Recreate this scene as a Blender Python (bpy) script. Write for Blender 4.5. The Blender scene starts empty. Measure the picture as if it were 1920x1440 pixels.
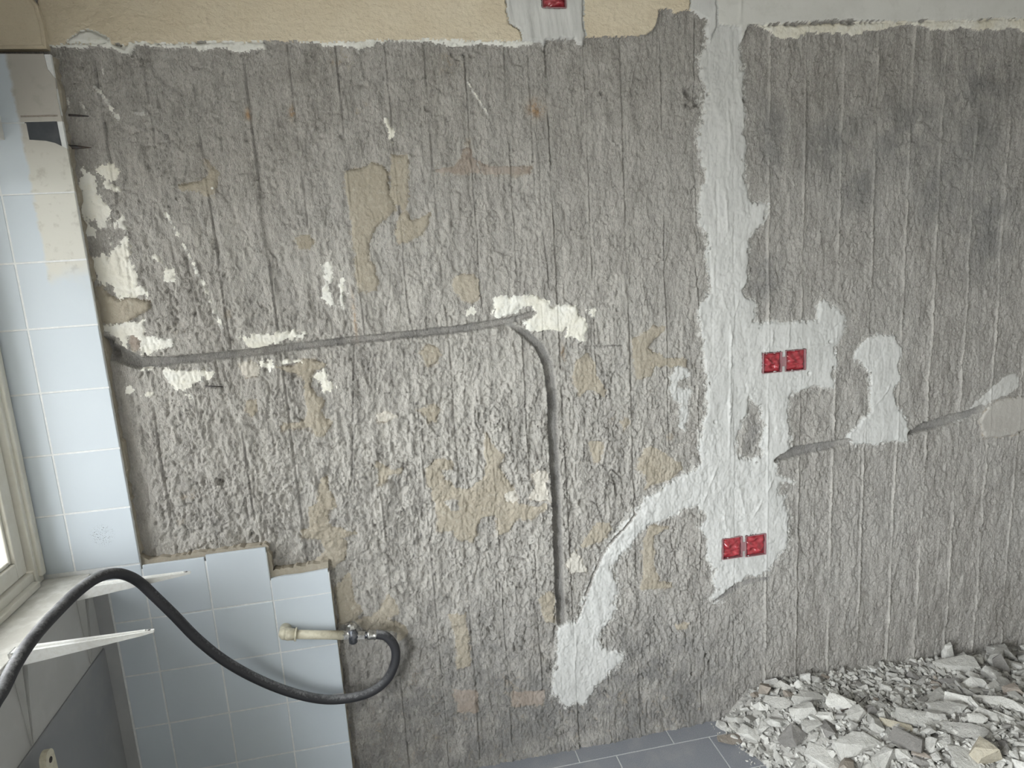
import bpy, bmesh, math, random
import numpy as np
from mathutils import Vector, Matrix, Euler

random.seed(7)
S = bpy.context.scene
COL = S.collection

# ------------------------------------------------------------------ camera
F_PX = 1270.6
YAW, PITCH, ROLL = 0.178212, 0.188023, 0.063092
CAM = np.array([0.0, -1.7431, 1.4836])
def cam_rows():
    cy, sy = math.cos(YAW), math.sin(YAW); cp, sp = math.cos(PITCH), math.sin(PITCH)
    fwd = np.array([sy*cp, cy*cp, -sp]); right = np.array([cy, -sy, 0.0]); down = np.cross(fwd, right)
    cr, sr = math.cos(ROLL), math.sin(ROLL)
    return np.array([cr*right + sr*down, -sr*right + cr*down, fwd])
RC = cam_rows()
cd = bpy.data.cameras.new('camera'); cam = bpy.data.objects.new('camera', cd); COL.objects.link(cam)
cd.sensor_width = 36.0; cd.lens = F_PX/1920*36.0; cd.clip_start = 0.02
m = Matrix.Identity(4)
for i in range(3):
    m[i][0] = RC[0][i]; m[i][1] = -RC[1][i]; m[i][2] = -RC[2][i]; m[i][3] = CAM[i]
cam.matrix_world = m
S.camera = cam
def ray(px, py): return RC.T @ np.array([(px-960)/F_PX, (py-720)/F_PX, 1.0])
def onY(px, py, Y): d = ray(px, py); return CAM + d*((Y-CAM[1])/d[1])
def onX(px, py, X): d = ray(px, py); return CAM + d*((X-CAM[0])/d[0])
def onZ(px, py, Z): d = ray(px, py); return CAM + d*((Z-CAM[2])/d[2])

# ------------------------------------------------------------------ world, light, exposure
w = bpy.data.worlds.new('overcast'); S.world = w; w.use_nodes = True
bg = w.node_tree.nodes['Background']
_n = w.node_tree.nodes; _l = w.node_tree.links                       # overcast sky over darker ground
_tc = _n.new('ShaderNodeTexCoord'); _sx = _n.new('ShaderNodeSeparateXYZ'); _mr = _n.new('ShaderNodeMapRange'); _mx = _n.new('ShaderNodeMix'); _mx.data_type = 'RGBA'
_mr.inputs[1].default_value = -.04; _mr.inputs[2].default_value = .04
_mx.inputs[6].default_value = (.27, .262, .245, 1); _mx.inputs[7].default_value = (0.985, 0.975, 0.975, 1)
_l.new(_tc.outputs['Generated'], _sx.inputs[0]); _l.new(_sx.outputs[2], _mr.inputs[0]); _l.new(_mr.outputs[0], _mx.inputs[0]); _l.new(_mx.outputs[2], bg.inputs['Color'])
bg.inputs['Strength'].default_value = 6.0
S.view_settings.view_transform = 'Standard'; S.view_settings.look = 'None'
S.view_settings.gamma = 1.0; S.view_settings.exposure = 2.52
try: S.view_settings.use_curve_mapping = False
except Exception: pass
S.cycles.max_bounces = 6; S.cycles.diffuse_bounces = 3; S.cycles.glossy_bounces = 2; S.cycles.use_adaptive_sampling = True; S.cycles.adaptive_threshold = .045; S.cycles.caustics_reflective = False; S.cycles.caustics_refractive = False
WIN = dict(y0=-0.92, y1=-0.012, z0=0.774, z1=1.80)          # window in the left wall
WIN_ADDED = dict(y0=-2.75, y1=-1.12, z0=0.50, z1=1.95)            # unseen window added for front-left light, beside and behind the camera
XOUT = -1.42                                               # outer face of the left wall
Y_REAR = -3.4
def portal(name, loc, rot, sx, sy):
    l = bpy.data.lights.new(name, 'AREA'); l.shape = 'RECTANGLE'; l.size = sx; l.size_y = sy
    l.cycles.is_portal = True
    o = bpy.data.objects.new(name, l); COL.objects.link(o); o.location = loc; o.rotation_euler = rot
    return o
for nm, W_ in (('window_portal', WIN), ('added_window_portal', WIN_ADDED)):
    portal(nm, (XOUT-.005, (W_['y0']+W_['y1'])/2, (W_['z0']+W_['z1'])/2), (0, -math.pi/2, 0), W_['z1']-W_['z0'], W_['y1']-W_['y0'])

# ------------------------------------------------------------------ helpers
def tag(o, label=None, cat=None, group=None, kind=None):
    if label: o['label'] = label
    if cat: o['category'] = cat
    if group: o['group'] = group
    if kind: o['kind'] = kind
    return o
def link(name, me, mat=None, parent=None):
    o = bpy.data.objects.new(name, me); COL.objects.link(o)
    if mat is not None and me is not None and len(me.materials) == 0: me.materials.append(mat)
    if parent is not None: o.parent = parent
    return o
def empty(name, loc=(0, 0, 0)):
    o = bpy.data.objects.new(name, None); COL.objects.link(o); o.location = loc; o.empty_display_size = .05
    return o
def bm_obj(name, bm, mat, parent=None, smooth=False):
    me = bpy.data.meshes.new(name); bm.to_mesh(me); bm.free()
    if smooth: me.polygons.foreach_set('use_smooth', [True]*len(me.polygons))
    return link(name, me, mat, parent)
def bm_box(bm, a, b, bevel=0.0, seg=1):
    a = Vector(a); b = Vector(b)
    g = bmesh.ops.create_cube(bm, size=1.0)
    vs = g['verts']
    bmesh.ops.scale(bm, verts=vs, vec=(b-a)); bmesh.ops.translate(bm, verts=vs, vec=(a+b)/2)
    if bevel > 0:
        es = list({e for v in vs for e in v.link_edges})
        bmesh.ops.bevel(bm, geom=es, offset=bevel, segments=seg, affect='EDGES', profile=.5)
def box(name, a, b, mat, parent=None, bevel=0.0, seg=1):
    bm = bmesh.new(); bm_box(bm, a, b, bevel, seg); return bm_obj(name, bm, mat, parent)
def catmull(pts, n=10):
    P = [Vector(p) for p in pts]; P = [2*P[0]-P[1]] + P + [2*P[-1]-P[-2]]; out = []
    for i in range(1, len(P)-2):
        for k in range(n):
            t = k/n; a, b, c, d = P[i-1], P[i], P[i+1], P[i+2]
            out.append(.5*((2*b)+(c-a)*t+(2*a-5*b+4*c-d)*t*t+(3*b-3*c+d-a)*t**3))
    out.append(P[-2]); return out
def tube(bm, pts, r, n=14, cap=True):
    """sweep; r a number or one radius per point"""
    rs = r if hasattr(r, '__len__') else [r]*len(pts)
    pts = [Vector(p) for p in pts]; rings = []; up = None
    for i, p in enumerate(pts):
        t = (pts[min(i+1, len(pts)-1)]-pts[max(i-1, 0)]).normalized()
        if up is None:
            up = Vector((0, 0, 1)) if abs(t.z) < .9 else Vector((1, 0, 0))
        up = (up - t*up.dot(t)).normalized(); s = t.cross(up)
        rings.append([bm.verts.new(p+(up*math.cos(a)+s*math.sin(a))*rs[i]) for a in [2*math.pi*k/n for k in range(n)]])
    for a, b in zip(rings, rings[1:]):
        for k in range(n):
            bm.faces.new((a[k], a[(k+1) % n], b[(k+1) % n], b[k]))
    if cap:
        bm.faces.new(rings[0][::-1]); bm.faces.new(rings[-1])
    bmesh.ops.recalc_face_normals(bm, faces=bm.faces[:])
def lathe(bm, axis_pts_r, n=20):
    """list of (point, radius) along a straight or bent axis"""
    tube(bm, [p for p, _ in axis_pts_r], [r for _, r in axis_pts_r], n)

# ---- numpy noise
_rng = np.random.RandomState(11)
_TAB = [_rng.rand(256, 256).astype(np.float32) for _ in range(24)]
def vnoise(u, v, seed=0):
    T = _TAB[seed % 24]
    ui = np.floor(u).astype(np.int32); vi = np.floor(v).astype(np.int32)
    fu = (u-ui).astype(np.float32); fv = (v-vi).astype(np.float32)
    fu = fu*fu*fu*(fu*(fu*6-15)+10); fv = fv*fv*fv*(fv*(fv*6-15)+10)
    u0 = ui & 255; u1 = (ui+1) & 255; v0 = vi & 255; v1 = (vi+1) & 255
    return (T[u0, v0]*(1-fu)+T[u1, v0]*fu)*(1-fv)+(T[u0, v1]*(1-fu)+T[u1, v1]*fu)*fv
def fbm(u, v, o=3, seed=0, gain=.5):
    s = 0; a = 1; t = 0
    for i in range(o):
        s = s + a*vnoise(u*2**i+17.3*i, v*2**i+9.1*i, seed+i); t += a; a *= gain
    return s/t
def sstep(a, b, x):
    t = np.clip((x-a)/(b-a), 0, 1); return t*t*(3-2*t)

# ------------------------------------------------------------------ materials
def new_mat(name):
    mt = bpy.data.materials.new(name); mt.use_nodes = True
    nt = mt.node_tree; return mt, nt, nt.nodes['Principled BSDF']
class NB:
    def __init__(s, nt): s.nt = nt; s.pos = s.n('ShaderNodeNewGeometry').outputs['Position']
    def n(s, t, **k):
        x = s.nt.nodes.new(t)
        for a, b in k.items(): setattr(x, a, b)
        return x
    def L(s, a, b): s.nt.links.new(a, b)
    def setin(s, sock, v):
        if isinstance(v, bpy.types.NodeSocket): s.L(v, sock)
        else: sock.default_value = v
    def noise(s, scale, detail=4, rough=.55, stretch=(1, 1, 1), src=None, dist=0.0):
        mp = s.n('ShaderNodeMapping'); mp.inputs['Scale'].default_value = stretch
        s.L(src or s.pos, mp.inputs['Vector'])
        x = s.n('ShaderNodeTexNoise'); x.inputs['Scale'].default_value = scale; x.inputs['Detail'].default_value = detail
        x.inputs['Roughness'].default_value = rough; x.inputs['Distortion'].default_value = dist
        s.L(mp.outputs[0], x.inputs['Vector']); return x.outputs['Fac']
    def vor(s, scale, stretch=(1, 1, 1), feature='F1', rnd=1.0):
        mp = s.n('ShaderNodeMapping'); mp.inputs['Scale'].default_value = stretch; s.L(s.pos, mp.inputs['Vector'])
        x = s.n('ShaderNodeTexVoronoi', feature=feature); x.inputs['Scale'].default_value = scale
        s.L(mp.outputs[0], x.inputs['Vector']); return x
    def math(s, op, a, b=0.0, c=0.0, clamp=False):
        x = s.n('ShaderNodeMath', operation=op); x.use_clamp = clamp
        for i, v in enumerate((a, b, c)): s.setin(x.inputs[i], v)
        return x.outputs[0]
    def ramp(s, x, a, b, lo=0.0, hi=1.0):
        r = s.n('ShaderNodeMapRange'); r.interpolation_type = 'SMOOTHSTEP'
        s.setin(r.inputs[0], x); r.inputs[1].default_value = a; r.inputs[2].default_value = b
        r.inputs[3].default_value = lo; r.inputs[4].default_value = hi; return r.outputs[0]
    def mix(s, f, a, b):
        x = s.n('ShaderNodeMix', data_type='RGBA'); s.setin(x.inputs[0], f)
        for i, v in ((6, a), (7, b)):
            if isinstance(v, (tuple, list)): v = (*v[:3], 1)
            s.setin(x.inputs[i], v)
        return x.outputs[2]
    def attr(s, name): return s.n('ShaderNodeAttribute', attribute_name=name).outputs['Fac']
    def bump(s, h, dist, strength=1.0, normal=None):
        b = s.n('ShaderNodeBump'); b.inputs['Strength'].default_value = strength; b.inputs['Distance'].default_value = dist
        s.L(h, b.inputs['Height'])
        if normal is not None: s.L(normal, b.inputs['Normal'])
        return b.outputs[0]
    def sep(s, v=None):
        x = s.n('ShaderNodeSeparateXYZ'); s.L(v or s.pos, x.inputs[0]); return x.outputs

def mat_concrete():
    mt, nt, P = new_mat('concrete'); b = NB(nt)
    big = b.noise(3.2, 3, .6, (1, 1, .7)); mid = b.noise(22, 4, .65, (1.6, 1, .5)); fine = b.noise(240, 3, .7, (1.3, 1, .6))
    c = b.mix(b.ramp(big, .3, .7), (.320, .300, .276), (.392, .375, .350))
    c = b.mix(b.ramp(mid, .40, .75), c, (.458, .435, .405))
    c = b.mix(b.ramp(mid, .45, .20), c, (.254, .238, .218))
    c = b.mix(b.math('MULTIPLY', b.ramp(fine, .52, .68), .65), c, (.53, .51, .48))
    c = b.mix(b.math('MULTIPLY', b.ramp(fine, .46, .32), .65), c, (.20, .19, .18))
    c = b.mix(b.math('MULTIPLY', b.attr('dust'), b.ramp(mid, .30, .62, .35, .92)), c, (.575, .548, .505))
    # damp, painted shade, tan stains, rust and thin white smears carried by attributes
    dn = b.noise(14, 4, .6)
    c = b.mix(b.math('MULTIPLY', b.attr('damp_shade'), b.ramp(dn, .30, .60)), c, (.155, .155, .158))
    st = b.noise(55, 4, .7)
    c = b.mix(b.math('MULTIPLY', b.ramp(b.math('ADD', b.attr('tan'), b.math('MULTIPLY', b.math('SUBTRACT', st, .5), 1.5)), .35, .75), .75), c, (.40, .34, .265))
    c = b.mix(b.math('MULTIPLY', b.attr('rust'), b.ramp(st, .35, .6)), c, (.42, .24, .09))
    sm = b.noise(130, 4, .75, (1, 1, .7))
    c = b.mix(b.math('MULTIPLY', b.ramp(b.math('ADD', b.attr('smear'), b.math('MULTIPLY', b.math('SUBTRACT', sm, .5), 1.9)), .50, .72), .85), c, (.64, .63, .60))
    nt.links.new(c, P.inputs['Base Color']); P.inputs['Roughness'].default_value = .93
    P.inputs['Specular IOR Level'].default_value = .2
    g = b.noise(330, 3, .78, (1.2, 1, .7)); g2 = b.noise(120, 3, .7, (1.3, 1, .55), dist=.6)
    nrm = b.bump(g, .0040, 1.0); nrm = b.bump(g2, .0036, .8, nrm)
    nt.links.new(nrm, P.inputs['Normal']); return mt
def mat_patch(name, c0, c1, c2, bump=.001, scale=200, rough=.9, streak=(1, 1, 1), chips=None):
    mt, nt, P = new_mat(name); b = NB(nt)
    n1 = b.noise(9, 4, .6); n2 = b.noise(scale*.35, 5, .7, streak)
    c = b.mix(b.ramp(n1, .32, .68), c0, c1); c = b.mix(b.math('MULTIPLY', b.ramp(n2, .5, .72), .8), c, c2)
    if chips:
        sp = b.noise(150, 4, .8)
        c = b.mix(b.ramp(sp, .64, .69), c, chips)
    nt.links.new(c, P.inputs['Base Color']); P.inputs['Roughness'].default_value = rough
    P.inputs['Specular IOR Level'].default_value = .25
    h = b.noise(scale, 3, .7, streak); h2 = b.noise(scale*.2, 3, .6, streak)
    nt.links.new(b.bump(h, bump, .9, b.bump(h2, bump*2.2, .7)), P.inputs['Normal']); return mt
M = {}
M['concrete'] = mat_concrete()
M['filler'] = mat_patch('white_filler', (.49, .487, .472), (.545, .54, .525), (.455, .45, .436), .0007, 150, .85, (1.4, 1, .35))
M['filler_grey'] = mat_patch('grey_filler', (.44, .43, .41), (.50, .49, .47), (.40, .385, .36), .0006, 160, .85, (1.2, 1, .6))
M['mortar'] = mat_patch('tan_mortar', (.325, .288, .230), (.37, .332, .272), (.43, .395, .335), .0016, 220, .95)
M['mortar_pale'] = mat_patch('pale_mortar', (.50, .465, .41), (.56, .53, .48), (.46, .43, .38), .0014, 220, .95)
M['mortar_brown'] = mat_patch('brown_mortar', (.27, .225, .19), (.34, .295, .26), (.36, .33, .30), .0014, 220, .95)
M['mortar_grey'] = mat_patch('grey_mortar', (.36, .34, .312), (.40, .38, .35), (.44, .42, .395), .0010, 200, .95)
M['paint'] = mat_patch('cream_paint', (.69, .665, .59), (.73, .72, .68), (.66, .63, .54), .0009, 160, .8, (1, 1, 1), (.34, .32, .30))
M['plaster_beige'] = mat_patch('beige_plaster', (.58, .50, .375), (.62, .545, .42), (.54, .465, .35), .0018, 240, .8, (.8, 1, 1.2))
M['plaster_white'] = mat_patch('grey_white_plaster', (.53, .52, .49), (.57, .56, .53), (.50, .49, .46), .0003, 90, .8)
M['plaster_cream'] = mat_patch('broken_cream_plaster', (.60, .56, .46), (.66, .64, .58), (.54, .49, .40), .0016, 140, .9)
M['plaster_rough'] = mat_patch('white_broken_plaster', (.66, .65, .60), (.70, .69, .66), (.58, .56, .50), .0014, 140, .85)

def simple(name, col, rough=.5, metal=0.0, spec=.5, nscale=0, col2=None, bump=0.0, coat=0.0):
    mt, nt, P = new_mat(name); b = NB(nt)
    P.inputs['Roughness'].default_value = rough; P.inputs['Metallic'].default_value = metal
    P.inputs['Specular IOR Level'].default_value = spec; P.inputs['Coat Weight'].default_value = coat
    if nscale:
        n = b.noise(nscale, 4, .65)
        nt.links.new(b.mix(b.ramp(n, .42, .66), col, col2 or col), P.inputs['Base Color'])
        if bump: nt.links.new(b.bump(n, bump), P.inputs['Normal'])
    else: P.inputs['Base Color'].default_value = (*col, 1)
    return mt
def mat_tile():
    mt, nt, P = new_mat('white_glazed_tile'); b = NB(nt)
    oi = b.n('ShaderNodeObjectInfo').outputs['Random']
    x, y, z = b.sep()
    n = b.noise(6, 3, .5)
    c = b.mix(n, (.545, .592, .64), (.575, .622, .67))
    c = b.mix(b.math('MULTIPLY', oi, .25), c, (.505, .565, .615))
    # old paint residue: a vertical strip beside the concrete, down to a ragged end
    e = b.noise(38, 4, .6); e2 = b.noise(9, 3, .6)
    left = b.ramp(b.math('ADD', x, b.math('MULTIPLY', b.math('SUBTRACT', e, .5), .02)), -.752, -.742)
    low = b.ramp(b.math('ADD', z, b.math('MULTIPLY', b.math('SUBTRACT', e2, .5), .16)), 1.455, 1.53)
    st = b.math('MULTIPLY', left, low)
    up = b.ramp(z, 1.70, 1.86)
    sc = b.mix(up, (.63, .61, .55), (.44, .405, .36)); sc = b.mix(b.math('MULTIPLY', b.ramp(e, .52, .7), .5), sc, (.36, .33, .28))
    c = b.mix(b.math('MULTIPLY', st, .9), c, sc)
    # specks of dirt on one tile
    sp = b.noise(420, 2, .6)
    dx = b.math('SUBTRACT', x, -.735); dz = b.math('SUBTRACT', z, .868)
    d = b.math('SQRT', b.math('ADD', b.math('MULTIPLY', dx, dx), b.math('MULTIPLY', dz, dz)))
    c = b.mix(b.math('MULTIPLY', b.ramp(d, .034, .016), b.ramp(sp, .60, .63)), c, (.06, .06, .065))
    nt.links.new(c, P.inputs['Base Color'])
    nt.links.new(b.math('ADD', .30, b.math('MULTIPLY', st, .45)), P.inputs['Roughness']); P.inputs['Specular IOR Level'].default_value = .10
    w_ = b.noise(26, 2, .5); nt.links.new(b.bump(w_, .0006, .5), P.inputs['Normal'])
    return mt
M['tile'] = mat_tile()
M['grout'] = simple('tile_grout', (.68, .69, .695), .8, nscale=60, col2=(.76, .765, .765), bump=.0004)
M['red'] = simple('red_plastic', (.29, .026, .036), .14, nscale=70, col2=(.38, .038, .05), bump=.0020, coat=.6)
M['box_rim'] = simple('box_rim', (.30, .16, .17), .5)
M['pvc'] = simple('beige_pvc', (.60, .56, .44), .45, nscale=90, col2=(.50, .46, .35))
M['chrome'] = simple('dull_chrome', (.55, .54, .52), .3, 1.0, nscale=160, col2=(.30, .29, .28))
M['steel_dark'] = simple('dark_metal', (.10, .105, .12), .4, .8, nscale=120, col2=(.2, .2, .21))
M['iron'] = simple('rusty_iron', (.05, .047, .05), .6, .4, nscale=200, col2=(.10, .07, .055))
M['white_metal'] = simple('white_enamel', (.72, .72, .70), .4, nscale=120, col2=(.66, .65, .62))
M['frame_white'] = simple('cream_window_paint', (.74, .715, .64), .45, nscale=30, col2=(.70, .67, .59))
M['sill'] = simple('worn_sill_paint', (.56, .545, .50), .6, nscale=18, col2=(.72, .71, .67), bump=.0008)
M['wall_paint'] = simple('left_wall_paint', (.46, .455, .44), .7, nscale=8, col2=(.50, .495, .48))
M['wall_dark'] = simple('dark_grey_paint', (.27, .275, .285), .6, nscale=7, col2=(.30, .30, .30))
M['wall_strip'] = simple('strip_paint', (.36, .36, .365), .6, nscale=7, col2=(.40, .40, .40))
M['room'] = simple('room_paint', (.64, .625, .59), .9, nscale=5, col2=(.61, .595, .56))
M['dark_plate'] = simple('dark_plate', (.055, .06, .07), .35, nscale=12, col2=(.085, .09, .10))
M['floor_grout'] = simple('floor_grout', (.50, .50, .50), .9, nscale=90, col2=(.58, .58, .57))
def mat_floor():
    mt, nt, P = new_mat('dark_floor_tile'); b = NB(nt)
    n = b.noise(500, 3, .7); n2 = b.noise(9, 4, .6)
    c = b.mix(b.ramp(n, .35, .7), (.17, .178, .205), (.30, .31, .335))
    c = b.mix(b.math('MULTIPLY', b.ramp(n2, .45, .75), .4), c, (.38, .37, .36))
    nt.links.new(c, P.inputs['Base Color']); P.inputs['Roughness'].default_value = .6
    nt.links.new(b.bump(n, .0003), P.inputs['Normal']); return mt
M['floor'] = mat_floor()
def mat_hose():
    mt, nt, P = new_mat('black_rubber'); b = NB(nt)
    nx = b.sep(b.n('ShaderNodeNewGeometry').outputs['Normal'])[2]
    n = b.noise(180, 4, .7); n2 = b.noise(22, 3, .6)
    f = b.math('MULTIPLY', b.ramp(b.math('ADD', nx, b.math('MULTIPLY', b.math('SUBTRACT', n, .5), 1.4)), .35, 1.1), b.ramp(n2, .35, .65, .35, .85))
    c = b.mix(f, (.022, .022, .026), (.30, .30, .31))
    nt.links.new(c, P.inputs['Base Color']); P.inputs['Roughness'].default_value = .55
    nt.links.new(b.bump(n, .0005), P.inputs['Normal']); return mt
M['hose'] = mat_hose()
def mat_rubble(name, a, b_, c_):
    mt, nt, P = new_mat(name); b = NB(nt)
    oi = b.n('ShaderNodeNewGeometry').outputs['Random Per Island']
    oi = b.math('FRACT', b.math('ADD', oi, b.n('ShaderNodeObjectInfo').outputs['Random']))
    n = b.noise(40, 4, .65); n2 = b.noise(260, 3, .7)
    c = b.mix(oi, a, b_); c = b.mix(b.math('MULTIPLY', b.ramp(n, .48, .7), .6), c, c_)
    c = b.mix(b.math('MULTIPLY', b.ramp(n2, .5, .3), .35), c, (.25, .24, .225))
    nt.links.new(c, P.inputs['Base Color']); P.inputs['Roughness'].default_value = .95
    P.inputs['Specular IOR Level'].default_value = .2
    nt.links.new(b.bump(n2, .002, 1.0, b.bump(n, .007, .8)), P.inputs['Normal']); return mt
M['rubble'] = mat_rubble('concrete_rubble', (.31, .30, .28), (.64, .625, .59), (.66, .65, .62))
M['rubble_white'] = mat_rubble('white_rubble', (.66, .655, .63), (.70, .69, .67), (.60, .58, .54))
M['rubble_brown'] = mat_rubble('brown_rubble', (.29, .25, .215), (.33, .29, .25), (.36, .33, .30))
M['rubble_dark'] = mat_rubble('dark_rubble', (.20, .19, .18), (.24, .23, .215), (.30, .285, .265))
M['rubble_tan'] = mat_rubble('tan_rubble', (.44, .40, .32), (.48, .43, .34), (.50, .46, .38))
M['fines'] = mat_rubble('rubble_dust', (.40, .385, .36), (.42, .405, .38), (.50, .485, .46))
def mat_glass(name='window_glass', tint=(.93, .96, .97, 1)):
    mt, nt, P = new_mat(name); nt.nodes.remove(P)
    out = nt.nodes['Material Output']
    t = nt.nodes.new('ShaderNodeBsdfTransparent'); t.inputs[0].default_value = tint
    g = nt.nodes.new('ShaderNodeBsdfGlossy'); g.inputs['Roughness'].default_value = .02
    lw = nt.nodes.new('ShaderNodeLayerWeight'); lw.inputs[0].default_value = .5      # Schlick, the same from both faces
    pw = nt.nodes.new('ShaderNodeMath'); pw.operation = 'POWER'; pw.inputs[1].default_value = 5.0; nt.links.new(lw.outputs['Facing'], pw.inputs[0])
    fr = nt.nodes.new('ShaderNodeMath'); fr.operation = 'MULTIPLY_ADD'; fr.inputs[1].default_value = .7; fr.inputs[2].default_value = .035; nt.links.new(pw.outputs[0], fr.inputs[0])
    mx = nt.nodes.new('ShaderNodeMixShader')
    nt.links.new(fr.outputs[0], mx.inputs[0]); nt.links.new(t.outputs[0], mx.inputs[1]); nt.links.new(g.outputs[0], mx.inputs[2])
    nt.links.new(mx.outputs[0], out.inputs[0]); return mt
M['glass'] = mat_glass(); M['glass_dim'] = mat_glass('dim_window_glass', (.60, .615, .62, 1))  # second, darker pane tint added to cut daylight beside window 1

# ================================================================== BACK WALL (height field)
YB = 0.028                                   # concrete plane; tile face is Y = 0
RES = 0.0026
xf = np.arange(-0.70, 2.14, RES); zf = np.arange(-0.02, 2.16, RES)
xs = np.concatenate([[-0.95, -0.8], xf, np.arange(2.145, 3.2, .008), [3.3]]); zs = np.concatenate([[-0.1], zf, [2.3, 2.6]])
NX, NZ = len(xs), len(zs)
rg = np.random.RandomState(5)
XX, ZZ = np.meshgrid(xs, zs, indexing='ij')
jm = np.zeros_like(XX); jm[3:len(xf)+1, 2:-3] = 1
XX = XX + jm*(rg.rand(NX, NZ)-.5)*RES*.55; ZZ = ZZ + jm*(rg.rand(NX, NZ)-.5)*RES*.55

def PX(pts, ox=0, oy=0, s=1.0, Y=YB):
    """photo (or crop) points -> wall coordinates"""
    o = []
    for x, y in pts:
        p = onY(ox+x/s, oy+y/s, Y); o.append((p[0], p[2]))
    return np.array(o)
def window(lo, hi):
    i0 = max(np.searchsorted(xs, lo[0])-1, 0); i1 = min(np.searchsorted(xs, hi[0])+1, NX)
    j0 = max(np.searchsorted(zs, lo[1])-1, 0); j1 = min(np.searchsorted(zs, hi[1])+1, NZ)
    return slice(i0, i1), slice(j0, j1)
def seg_dist(X, Z, a, b):
    d = b-a; L = max(d@d, 1e-12)
    t = np.clip(((X-a[0])*d[0]+(Z-a[1])*d[1])/L, 0, 1)
    return np.hypot(X-a[0]-t*d[0], Z-a[1]-t*d[1]), t
def poly_sd(P, pad=.04):
    """signed distance (negative inside) in a window round the polygon"""
    sl = window(P.min(0)-pad, P.max(0)+pad); X = XX[sl]; Z = ZZ[sl]
    dist = np.full(X.shape, 9.0); ins = np.zeros(X.shape, bool)
    n = len(P)
    for i in range(n):
        a, b = P[i], P[(i+1) % n]
        dist = np.minimum(dist, seg_dist(X, Z, a, b)[0])
        if a[1] != b[1]:
            c = (a[1] > Z) != (b[1] > Z)
            ins ^= c & (X < (b[0]-a[0])*(Z-a[1])/(b[1]-a[1])+a[0])
    return sl, np.where(ins, -dist, dist)
def line_d(P, pad=.05):
    sl = window(P.min(0)-pad, P.max(0)+pad); X = XX[sl]; Z = ZZ[sl]
    dist = np.full(X.shape, 9.0); T = np.zeros(X.shape); n = len(P)-1
    for i in range(n):
        d, t = seg_dist(X, Z, P[i], P[i+1]); k = d < dist
        dist = np.where(k, d, dist); T = np.where(k, (i+t)/n, T)
    return sl, dist, T

# shared raggedness fields
rag = (fbm(XX*70, ZZ*70, 3, 2)-.5)*2
rag_lo = (fbm(XX*26, ZZ*26, 2, 18)-.5)*2
rag_hi = (vnoise(XX*330, ZZ*330, 6)-.5)*2

# ---- concrete relief
wu = XX+.012*(fbm(XX*18, ZZ*9, 2, 3)-.5); wv = ZZ+.03*(fbm(XX*14, ZZ*10, 2, 8)-.5)
chis = np.exp(-((XX-.02)/.62)**2-((ZZ-.82)/.50)**2)                 # the roughest, chiselled zone
chis = np.clip(chis+.55*np.exp(-((XX-.55)/.5)**2-((ZZ-.6)/.6)**2), 0, 1)
amp = .66+.72*chis
ani = 1-chis
t = fbm(wu*(38+14*chis), wv*(13+14*chis), 3, 0)
ledges = (np.floor(t*15)+sstep(.30, .62, t*15-np.floor(t*15)))/15
t2 = fbm(wu*95+7, wv*44, 3, 4); led2 = (np.floor(t2*9)+sstep(.2, .55, t2*9-np.floor(t2*9)))/9
t3 = fbm(wu*75+31, wv*55, 3, 13); pock = sstep(.60, .72, t3)
H = amp*((ledges-.5)*(.0098-.0012*chis)+(led2-.5)*(.0064-.0010*chis)-pock*.0024)
H += amp*((vnoise(XX*190, ZZ*120, 9)-.5)*.0032+(vnoise(XX*340, ZZ*250, 10)-.5)*.0036)
H += (fbm(XX*5, ZZ*3, 2, 12)-.5)*.006*amp
for fu, fv, sd, dp in ((64, 30, 1, .0050), (120, 70, 7, .0034), (34, 16, 19, .0048)):              # sharp little creases and flake edges
    cr = 1-2*np.abs(fbm(wu*fu+sd, wv*fv+sd*3, 2, sd)-.5); gate = sstep(.42, .62, fbm(XX*20+sd, ZZ*16, 2, sd+2))
    H -= amp*dp*gate*sstep(.88, .995, cr)
t4 = fbm(wu*36+11, wv*28+5, 3, 15)
H += chis*((np.floor(t4*8)+sstep(.35, .6, t4*8-np.floor(t4*8)))/8-.5)*.0055
t5 = fbm(wu*11+3, wv*8+2, 3, 22)                                    # broad flaked-off areas
H += (.35+.65*chis)*(np.floor(t5*7)+sstep(.42, .58, t5*7+rag*.10-np.floor(t5*7)))/7*.0100-.003
# ---- boards of the old formwork: offset per board and the fin or step between two
bx = [-.74, -.66, -.588, -.487, -.386, -.269, -.168, -.058, .058, .152, .249, .349, .409, .454, .554, .653, .762, .856, .965,
      1.074, 1.181, 1.295, 1.403, 1.513, 1.615, 1.730, 1.842, 1.955, 2.06, 2.17]
wob = (fbm(ZZ*7, XX*0+3.3, 3, 5)-.5)*.010+(fbm(ZZ*40, XX*0+1.3, 2, 7)-.5)*.003
off = [rg.uniform(-.0016, .0016) for _ in bx]
bo = np.zeros_like(XX); fin_light = np.zeros_like(XX)
for i, b in enumerate(bx):
    e = XX-(b+wob*(.5+.6*math.sin(i*7.1))+.0*ZZ)
    bo += (off[i]-(off[i-1] if i else 0))*sstep(-.0012, .0012, e)
    right = b > 1.0
    br = sstep(.32, .5, fbm(ZZ*(6 if right else 9)+i*13.7, XX*0+i, 3, i))   # the fin comes and goes
    br = br if not right else .35+.65*br
    wd = .0027 if right else .0018
    fin = np.exp(-(e/wd)**2)*br*(.0058 if right else .0034)
    crack = np.exp(-((e-.0030)/.0016)**2)*(.0030 if right else .0062)*br
    if i % 3 == 0 and not right: fin = fin*.2
    if right: fin_light = np.maximum(fin_light, .85*br*np.exp(-(e/.0030)**2))  # chalky fins, with the light they catch painted in paler
    H += fin-crack*(1.0 if i % 2 == 0 or not right else .5)
H += bo*(1.0)
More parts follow.
